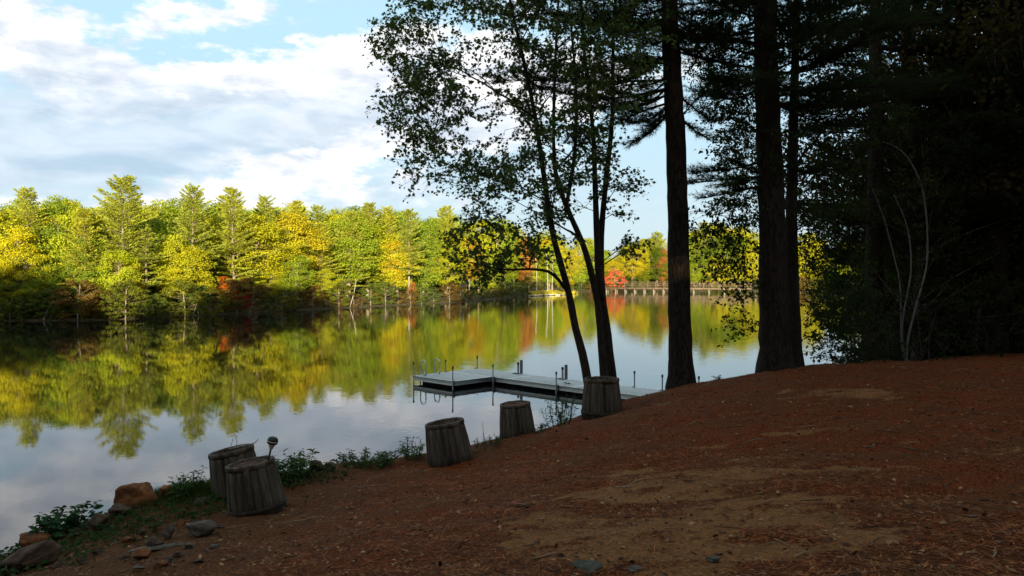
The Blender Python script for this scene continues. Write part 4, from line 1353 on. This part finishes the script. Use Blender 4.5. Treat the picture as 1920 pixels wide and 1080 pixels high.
# ------------------------------------------------------------------ footbridge at the far end
M_TIMBER = mat_simple("weathered_timber", (.085, .055, .043), (.16, .112, .088), 3, .85, .3, (1, 1, 1))
M_PILE = mat_simple("pale_concrete_pile", (.11, .095, .085), (.19, .17, .15), 3, .85, .2)
A = np.array([21.6, 186.5]); B = np.array([53.5, 176.0])
bl_ = float(np.linalg.norm(B - A)); ba = math.atan2(B[1] - A[1], B[0] - A[0])
br = thing("footbridge", "low timber footbridge with a post-and-rail fence at the far end of the pond", "bridge", (A[0], A[1], 0), (0, 0, ba))
mb = MB(); mb.box((bl_ / 2, 0, 1.05), (bl_, 2.2, .14)); mb.box((bl_ / 2, -1.0, .87), (bl_ - .2, .16, .22)); mb.box((bl_ / 2, 1.0, .87), (bl_ - .2, .16, .22))
obj("deck", mb.mesh("deck", M_TIMBER), br)
x0r = 5.2
for sy in (-1.05, 1.05):
    mb = MB()
    for z_ in (1.55, 2.0, 2.42): mb.box(((x0r + bl_) / 2, sy, z_), (bl_ - x0r, .07, .13 if z_ < 2.4 else .09))
    rl = obj("railing", mb.mesh("railing", M_TIMBER), br)
    x = x0r
    while x <= bl_ + .01:
        mb = MB(); mb.box((x, sy + (.09 if sy > 0 else -.09), 1.7), (.16, .10, 1.42)); obj("post", mb.mesh("post", M_TIMBER), rl)
        x += 1.79
x = .9
while x < bl_:
    mb = MB()
    for sy in (-.95, .95): mb.tube([(x, sy, -1.8), (x, sy, .78)], .14, 10)
    obj("pile", mb.mesh("pile", M_PILE, True), br)
    x += 2.2 if x < 14 else 3.4

# ------------------------------------------------------------------ rocks
def mat_rock(name, c1, c2, c3):
    m, q = new_mat(name)
    co = q.n('ShaderNodeTexCoord').outputs['Object']
    a = q.noise(q.mapping(co, (1, 1, 2.2)), 5, 7, .65, .8)
    b = q.noise(co, 26, 5, .7)
    c = q.mix(q.step(a, .35, .62), c1, c2)
    c = q.mix(q.m('MULTIPLY', q.step(b, .55, .72), .6), c, c3)
    bp_ = q.n('ShaderNodeBump', {'Strength': .8, 'Distance': .025, 'Height': q.m('ADD', a, q.m('MULTIPLY', b, .4))})
    finish(q, q.n('ShaderNodeBsdfPrincipled', {'Base Color': c, 'Roughness': .9, 'Normal': bp_.outputs[0], 'Specular IOR Level': .2}).outputs[0])
    return m


M_RORANGE = mat_rock("rusty_rock", (.08, .028, .011), (.24, .095, .030), (.035, .017, .010))
M_RGREY = mat_rock("grey_rock", (.05, .040, .029), (.135, .108, .078), (.04, .035, .03))
M_RBROWN = mat_rock("brown_rock", (.045, .027, .018), (.115, .07, .045), (.04, .03, .022))
M_RGREEN = mat_rock("lichen_grey_rock", (.040, .040, .030), (.095, .095, .074), (.05, .055, .045))


def rock_mesh(seed, size, flat=.0, cuts=15, sub=3):
    rng = np.random.default_rng(seed)
    import bmesh
    bm = bmesh.new()
    bmesh.ops.create_icosphere(bm, subdivisions=sub + 1, radius=1)
    V = np.array([v_.co[:] for v_ in bm.verts]); F = np.array([[v_.index for v_ in f.verts] for f in bm.faces])
    bm.free()
    for i in range(cuts):                    # plane cuts make facets
        n = unit(rng.normal(0, 1, 3) * np.array([1, 1, .8])); d = rng.uniform(.48, .82)
        k = V @ n
        V = V - np.clip(k - d, 0, None)[:, None] * n[None] * .92
    V += .035 * unit(V) * (np.sin(V[:, :1] * 7 + seed) * np.cos(V[:, 1:2] * 6 + seed * 2) + np.sin(V[:, 2:] * 9 + seed))
    V += rng.normal(0, .008, V.shape)
    return V * np.array(size) * .5, F


def rock(label, px, py, wpx, hpx, depth, mat, seed, rz=0, D=None, tilt=(0, 0), sink=.28, group=None):
    g0 = hit(px, py) if D is None else P(px, py, D)
    D = g0[1]
    w, h = wpx * D / FPX, hpx * D / FPX
    V, F = rock_mesh(seed, (w, depth, h * (1 + sink)))
    o = obj("rock", np_mesh("rock", V, F, mat, False))
    o.location = (g0[0], g0[1] + depth * .3, g0[2] + h * (.5 - sink * .5))
    o.rotation_euler = (tilt[0], tilt[1], rz)
    return tag(o, label, "rock", group)


rock("large rounded orange-brown boulder at the water's edge left of the barrels", 250, 955, 88, 52, .42, M_RORANGE, 3, 0, None, (0, R(-4)))
rock("small reddish rock touching the right side of the large orange boulder", 304, 936, 30, 30, .18, M_RORANGE, 4)
rock("flat grey-brown rock under the large orange boulder", 218, 972, 62, 24, .3, M_RBROWN, 5, .1)
rock("rounded grey-brown rock left of the flat rock, beside the leafy plant", 176, 996, 50, 36, .28, M_RBROWN, 6)
rock("pale little stone behind the leafy plant at the water's edge", 133, 990, 22, 20, .14, M_RGREY, 7)
rock("square-edged orange rock at the left edge of the bank", 56, 1036, 72, 40, .32, M_RORANGE, 8, .15)
rock("long brown slab slanting up at the bottom left corner", 40, 1076, 130, 46, .3, M_RBROWN, 9, .1, None, (0, R(-24)))
rock("broad grey stone left of the front barrel's foot", 372, 1010, 66, 30, .3, M_RGREY, 10, .2)
rock("upright grey shard between the loose stones left of the front barrel", 312, 1012, 26, 34, .14, M_RGREY, 11, .2, None, (0, R(22)))
rock("flat reddish stone under the grey shard", 287, 1032, 42, 22, .2, M_RBROWN, 12)
rock("thin dark slate slab lying flat among the loose stones", 285, 1036, 118, 9, .25, M_RGREY, 13, .1, None, (0, R(-6)), .0)
rock("small orange-brown stone below the slate slab", 262, 1050, 40, 18, .18, M_RORANGE, 14)
rock("little pale stone right of the small orange-brown stone", 316, 1055, 18, 12, .1, M_RGREY, 15)
rock("brown rock beside the green plant right of the front barrel", 592, 884, 42, 24, .25, M_RBROWN, 16)
rock("dark low rock next to the brown rock at the bank edge", 618, 884, 30, 16, .2, M_RBROWN, 17)
rock("greenish grey flat stone at the bottom edge, left of centre of the sand patches", 1106, 1074, 66, 16, .22, M_RGREEN, 18, -.4, None, (0, 0), .5)
rock("long flat brown-grey stone at the bottom edge, right of the greenish stone", 1192, 1074, 48, 9, .12, M_RGREY, 19, .1)
rock("greenish grey stone set in the sandy ground near the bottom edge", 1338, 1056, 36, 9, .12, M_RGREEN, 20, .2)
rock("flat stone half under the half-hidden barrel", 372, 948, 38, 12, .25, M_RGREY, 21)

for i, (px, py, w_, h_) in enumerate([(140, 1010, 20, 12), (210, 1000, 26, 14), (236, 1018, 22, 12), (262, 1004, 18, 10), (330, 1048, 30, 14), (352, 1030, 22, 10), (300, 1066, 24, 12), (228, 1052, 20, 10),
                                     (180, 1040, 24, 12), (398, 1030, 22, 9), (340, 985, 24, 11), (408, 992, 18, 9), (150, 1060, 26, 12), (274, 978, 20, 10), (320, 962, 20, 12), (100, 1068, 22, 12), (366, 1058, 16, 8), (254, 1072, 22, 10)]):
    rock("small half-buried stone in the rubble between the front barrel and the water", px, py, w_, h_, .12, (M_RBROWN, M_RGREY, M_RORANGE, M_RBROWN)[i % 4], 60 + i, i * .7, group="small stones of the rubble by the front barrel")

# loose pebbles and bits over the bank
rngp = np.random.default_rng(12)
pbm = MB()
V0, F0_ = rock_mesh(31, (1, 1, .6), 0, 6, 0)
for i in range(650):
    if i < 420: px, py = rngp.uniform(120, 700), rngp.uniform(900, 1085)
    else: px, py = rngp.uniform(600, 1900), rngp.uniform(760, 1085)
    d = ray(px, py)
    if py < 700 + (1300 - px) * .19: continue
    D = rngp.uniform(4, 11); x, y = P(px, py, D)[:2]
    g0 = np.array([x, y, 0.])
    x = rngp.uniform(-5.2, -1) if i < 420 else rngp.uniform(-2, 7); y = rngp.uniform(6, 10.5) if i < 420 else rngp.uniform(4, 14)
    z = z1(x, y)
    if z < .3: continue
    s = rngp.uniform(.012, .035) * (1.3 if rngp.random() < .1 else .8)
    a = rngp.uniform(0, 6.28); ca, sa = math.cos(a), math.sin(a)
    V = (V0 * np.array([s * rngp.uniform(.8, 1.6), s, s])) @ np.array([[ca, sa, 0], [-sa, ca, 0], [0, 0, 1]]) + [x, y, z + s * .12]
    pbm.add(V, F0_)
pb = obj("pebbles", pbm.mesh("pebbles", mat_simple("pebbles", (.11, .075, .045), (.27, .20, .13), 3, .9, .2)))
tag(pb, "small pale pebbles scattered over the bank", None, None, 'stuff')

# pine needles lying on the ground
k = 150000
u_ = rngp.random(k)
yn = 3.6 + 13 * u_ ** 1.5; xn = rngp.uniform(-.62, .72, k) * (yn + 1.0)
xn, yn = xn + .3, yn
dens = vnoise(xn * .8, yn * .8, 8) + .5 * vnoise(xn * 2.3, yn * 2.3, 9)
keep = (dens > -.18 - .25 * rngp.random(k)) & (rngp.random(k) < np.clip((xn + 3.5) / 3.5, .10, 1))
keep &= rngp.random(k) > .9 * np.clip(sand_at(xn, yn) * 1.15, 0, 1)
xn, yn = xn[keep], yn[keep]
k = len(xn)
zn = zg(xn, yn)
ok = zn > .45
xn, yn, zn = xn[ok], yn[ok], zn[ok]; k = len(xn)
an_ = rngp.uniform(0, np.pi, k); ln_ = rngp.uniform(.04, .11, k)
d = np.stack([np.cos(an_), np.sin(an_), rngp.normal(0, .12, k)], -1)
cpt = np.stack([xn, yn, zn + rngp.uniform(.004, .014, k)], -1)
V, F = leaf_quads(cpt, d, np.tile([0, 0, 1.], (k, 1)) + rngp.normal(0, .3, (k, 3)), ln_, rngp.uniform(.003, .006, k))
nd = obj("pine_needles", np_mesh("pine_needles", V, F, mat_bits("fallen_needles", (.07, .018, .006), (.50, .19, .065))))
tag(nd, "fallen rust-red pine needles covering the bank", None, None, 'stuff')

# small bits: bark chips and dead leaves
k = 5200
yn = 4 + 11 * rngp.random(k) ** 1.3; xn = rngp.uniform(-.6, .7, k) * (yn + 1) + .3
zn = zg(xn, yn); ok = zn > .4; xn, yn, zn = xn[ok], yn[ok], zn[ok]; k = len(xn)
lfm = MB()
leaves(lfm, np.stack([xn, yn, zn + .008], -1), np.stack([rngp.normal(0, 1, k), rngp.normal(0, 1, k), rngp.normal(0, .2, k)], -1), np.array([0, 0, 1.]) + rngp.normal(0, .35, (k, 3)), rngp.uniform(.015, .06, k), OVAL)
lt_ = obj("leaf_litter", lfm.mesh("leaf_litter", mat_bits("dead_leaves", (.03, .012, .005), (.38, .22, .10))))
tag(lt_, "dry leaves and bark chips scattered over the bank", None, None, 'stuff')

tw = MB()
for i in range(420):
    y = 4.2 + 12 * rngp.random() ** 1.3; x = rngp.uniform(-.6, .7) * (y + 1) + .3
    z = z1(x, y)
    if z < .4: continue
    a = rngp.uniform(0, 6.28); L = rngp.uniform(.05, .28)
    pts = np.array([[x + t_ * L * math.cos(a), y + t_ * L * math.sin(a), 0] for t_ in (-.5, 0, .5)]) + rngp.normal(0, .012, (3, 3))
    pts[:, 2] = zg(pts[:, 0], pts[:, 1]) + .008
    tw.tube(pts, np.array([.004, .0035, .002]) * rngp.uniform(.6, 1.5), 4, False)
tw_ = obj("fallen_twigs", tw.mesh("fallen_twigs", mat_bits("twig_wood", (.03, .02, .012), (.36, .25, .16))))
tag(tw_, "small twigs scattered among the fallen needles", None, None, 'stuff')

# single twigs and leaves one can point to
def twig(label, px, py, lpx, ang_, seed, r=.006):
    g0 = hit(px, py)
    L = lpx * g0[1] / FPX
    rng = np.random.default_rng(seed)
    n = 7
    t_ = np.linspace(-.5, .5, n)
    pts = np.stack([t_ * L * math.cos(ang_), t_ * L * math.sin(ang_), np.zeros(n)], -1) + rng.normal(0, .012 * L, (n, 3))
    pts[:, 2] = [z1(g0[0] + a_, g0[1] + b_) - g0[2] + .012 for a_, b_ in pts[:, :2]]
    m_ = MB(); m_.tube(pts, np.linspace(r, r * .5, n), 5)
    o = obj("twig", m_.mesh("twig", M_DEAD, True)); o.location = tuple(g0)
    tag(o, label, "twig")


twig("pale bent twig lying on the needles right of centre near the sand patches", 1176, 916, 38, .1, 1)
twig("short pale twig left of the pale bent twig", 1004, 932, 18, .05, 2)
twig("thin twig lying on the needles below the third barrel", 1066, 872, 22, .9, 3)
twig("long thin twig on the dirt right of the front barrel", 700, 912, 60, .35, 4, .004)
twig("dark twig beside the curled red leaf", 975, 948, 34, -.8, 5)
g0 = hit(966, 952)
m_ = MB(); leaves(m_, np.array([[0, 0, .02], [.01, .02, .03]]), np.array([[1, .2, .2], [-.6, .5, .3]]), np.array([[.2, .3, 1], [0, -.5, 1.]]), np.array([.075, .06]), MAPLE)
lf = obj("fallen_leaf", m_.mesh("fallen_leaf", mat_simple("red_leaf", (.22, .05, .03), (.30, .09, .04), 9, .7, 0))); lf.location = tuple(g0)
tag(lf, "curled red maple leaf lying on the ground beside a dark twig", "leaf")

# ------------------------------------------------------------------ plants on the bank edge
LANCE = np.array([(0, 0), (.10, .18), (.145, .42), (.09, .75), (0, 1.0), (-.09, .75), (-.145, .42), (-.10, .18)])


def plant(label, px, py, wpx, hpx, nst, seed, color, leaf=(.05, .10), shape=LANCE, name="leafy_plant", depth=.5, per=14, D=None, sprawl=.35, at=None, group=None):
    g0 = np.array(at) if at is not None else (hit(px, py) if D is None else P(px, py, D))
    D = g0[1]
    w, h = wpx * D / FPX, hpx * D / FPX
    rng = np.random.default_rng(seed)
    nst = int(nst * 1.6) if nst > 5 else nst
    leaf = (leaf[0] * 1.1, leaf[1] * 1.15)
    t = thing(name, label, "plant", tuple(g0), group=group)
    sm_, fo = MB(), MB()
    C, Dv, N, L = [], [], [], []
    for i in range(nst):
        bx, by = rng.uniform(-.32, .32) * w, rng.uniform(-.5, .5) * depth
        bz = (z1(g0[0] + bx, g0[1] + by) - g0[2]) if at is None else 0
        tip = np.array([bx * 1.45 + rng.normal(0, sprawl) * w * .3, by * 1.3 + rng.normal(0, .06), bz + h * rng.uniform(.55, 1.05)])
        b_ = np.array([bx, by, bz - .03])
        p = smooth_path([b_, (b_ + tip) / 2 + np.array([0, 0, .08 * h]) + rng.normal(0, .02, 3), tip], 7)
        sm_.tube(p, np.linspace(.005, .002, 7), 4, False)
        k_ = int(per * rng.uniform(.7, 1.3))
        s = np.linspace(.2, 1, k_)
        c = np.stack([np.interp(s, np.linspace(0, 1, 7), p[:, j]) for j in range(3)], -1)
        aa = np.arange(k_) * 2.4 + rng.uniform(0, 6)
        C.append(c); Dv.append(np.stack([np.cos(aa), np.sin(aa), rng.uniform(-.35, .55, k_)], -1)); N.append(np.array([0, 0, 1.]) + rng.normal(0, .35, (k_, 3)))
        L.append(rng.uniform(*leaf, k_) * (1.15 - .45 * s))
    leaves(fo, *map(np.concatenate, (C, Dv, N, L)), shape)
    obj("stems", sm_.mesh("stems", mat_stem, True), t)
    obj("foliage", fo.mesh("foliage", M_NLEAF), t, color)


mat_stem = mat_simple("plant_stem", (.05, .055, .02), (.09, .08, .035), 9, .8, .1)
PG = (.060, .115, .035)
plant("bushy green plant with narrow leaves right behind the front barrel", 545, 898, 78, 52, 22, 1, PG, (.07, .13))
plant("green plant in front of the water, left of the half-hidden barrel", 350, 934, 44, 50, 14, 2, PG, (.06, .11))
plant("dark leafy plant with toothed leaves at the water's edge by the grey-brown rock", 112, 1004, 78, 52, 16, 3, (.035, .085, .03), (.07, .12), OVAL)
plant("low leafy weeds at the bank edge right of the brown rock", 690, 872, 120, 28, 30, 4, PG, (.05, .09))
plant("drooping leafy sprig just left of the third barrel", 772, 858, 54, 34, 12, 5, PG, (.05, .09))
plant("leafy weed with small leaves between the needle-filled barrel and the dock barrel", 1050, 800, 64, 60, 18, 6, (.055, .11, .03), (.05, .09), LANCE)
plant("short weeds at the bank edge behind the third barrel", 915, 838, 70, 18, 18, 7, (.045, .075, .03), (.03, .05))
plant("thin dry flower stalk standing at the bank edge left of the needle-filled barrel", 910, 832, 18, 40, 2, 8, (.03, .03, .02), (.02, .05), LANCE, "weed_stalk", .1, 7)
plant("low leaves at the bank edge left of the leafy weed by the dock", 1012, 802, 30, 14, 8, 9, (.05, .09, .03), (.04, .07))
plant("low green weeds beside the slab in the bottom left corner", 20, 1070, 60, 30, 14, 10, PG, (.05, .09))
plant("tiny sprig growing from the bank right of the bare pine trunk", 1352, 712, 18, 12, 4, 11, (.03, .05, .02), (.05, .07))
plant("thin sprig growing out of the half-hidden barrel", 0, 0, 12, 46, 2, 12, (.025, .05, .02), (.015, .035), OVAL, "sprig", .05, 7, at=np.array(c2_) + np.array([-.09, 0, .42 * s2_]))

# ground cover and grass on the left bank
rngq = np.random.default_rng(9)
k = 9000
xn = rngq.uniform(-6.2, -2.0, k); yn = rngq.uniform(6.5, 11.6, k)
zn = zg(xn, yn)
dd_ = dist_line(NEAR_SHORE, xn, yn)
ok = (zn > .08) & (dd_ < 2.7 + rngq.normal(0, .3, k)) & (vnoise(xn * 1.6, yn * 1.6, 14) > -.12)
xn, yn, zn = xn[ok], yn[ok], zn[ok]; k = len(xn)
gb = MB()
leaves(gb, np.stack([xn, yn, zn + rngq.uniform(.01, .09, k)], -1), np.stack([rngq.normal(0, 1, k), rngq.normal(0, 1, k), rngq.normal(.1, .3, k)], -1), np.array([0, 0, 1.]) + rngq.normal(0, .4, (k, 3)), rngq.uniform(.03, .085, k), OVAL)
gc = obj("ground_cover", gb.mesh("ground_cover", M_NLEAF), None, (.035, .065, .022))
tag(gc, "low dark green ground cover on the stony bank at the left", None, None, 'stuff')
k = 5000
cx_ = rngq.choice([-4.05, -3.75, -4.35, -3.5], k) + rngq.normal(0, .22, k); cy_ = rngq.choice([9.9, 10.3, 9.6, 10.1], k) + rngq.normal(0, .22, k)
zn = zg(cx_, cy_)
h_ = rngq.uniform(.06, .17, k)
d = np.stack([rngq.normal(0, .35, k), rngq.normal(0, .35, k), np.ones(k)], -1)
V, F = leaf_quads(np.stack([cx_, cy_, zn + h_ * .45], -1), d, rngq.normal(0, 1, (k, 3)), h_, np.full(k, .006))
gr = obj("grass", np_mesh("grass", V, F, M_NLEAF), None, (.07, .10, .02))
tag(gr, "tuft-forming grass beside the orange boulder and barrels", None, None, 'stuff')

mb = MB()
Vg, Fg = [], []
kk = 6000
pxs = rngq.uniform(988, 1075, kk)
base_pts = {int(p_): shore_at(p_, 0) for p_ in range(986, 1078)}
gx, gy = [], []
for p_ in pxs:
    b_ = base_pts[int(p_)]
    dd_ = rngq.uniform(.6, 6.0)
    gx.append(b_[0] + (p_ - int(p_)) * b_[1] / FPX + dd_ * .25); gy.append(b_[1] + dd_)
gx, gy = np.array(gx), np.array(gy)
gh = rngq.uniform(.25, .8, kk)
V, F = leaf_quads(np.stack([gx, gy, np.maximum(zf(gx, gy), .05) + gh * .45], -1), np.stack([rngq.normal(0, .3, kk), rngq.normal(0, .3, kk), np.ones(kk)], -1), rngq.normal(0, 1, (kk, 3)), gh, np.full(kk, .09))
gp = obj("grass", np_mesh("grass", V, F, M_LEAF), None, (.50, .42, .06))
tag(gp, "sunlit yellow grass on the low point across the pond", None, None, 'stuff')

# pale stones along the point at the far shore
sp = MB()
for i in range(240):
    f = rngq.random()
    px = 990 + 75 * f
    pt = shore_at(px, rngq.uniform(0, 1.2))
    s = rngq.uniform(.25, .7)
    V = (V0 * np.array([s * 1.4, s, s * .7])) + [pt[0] + rngq.normal(0, .3), pt[1] + rngq.normal(0, .5), max(.02, zf1(*pt)) + .05]
    sp.add(V, F0_)
so = obj("shore_stones", sp.mesh("shore_stones", mat_simple("pale_shore_stone", (.40, .36, .28), (.58, .53, .44), 1, .9, .2)))
tag(so, "pale stones edging the sunlit point across the pond", None, None, 'stuff')
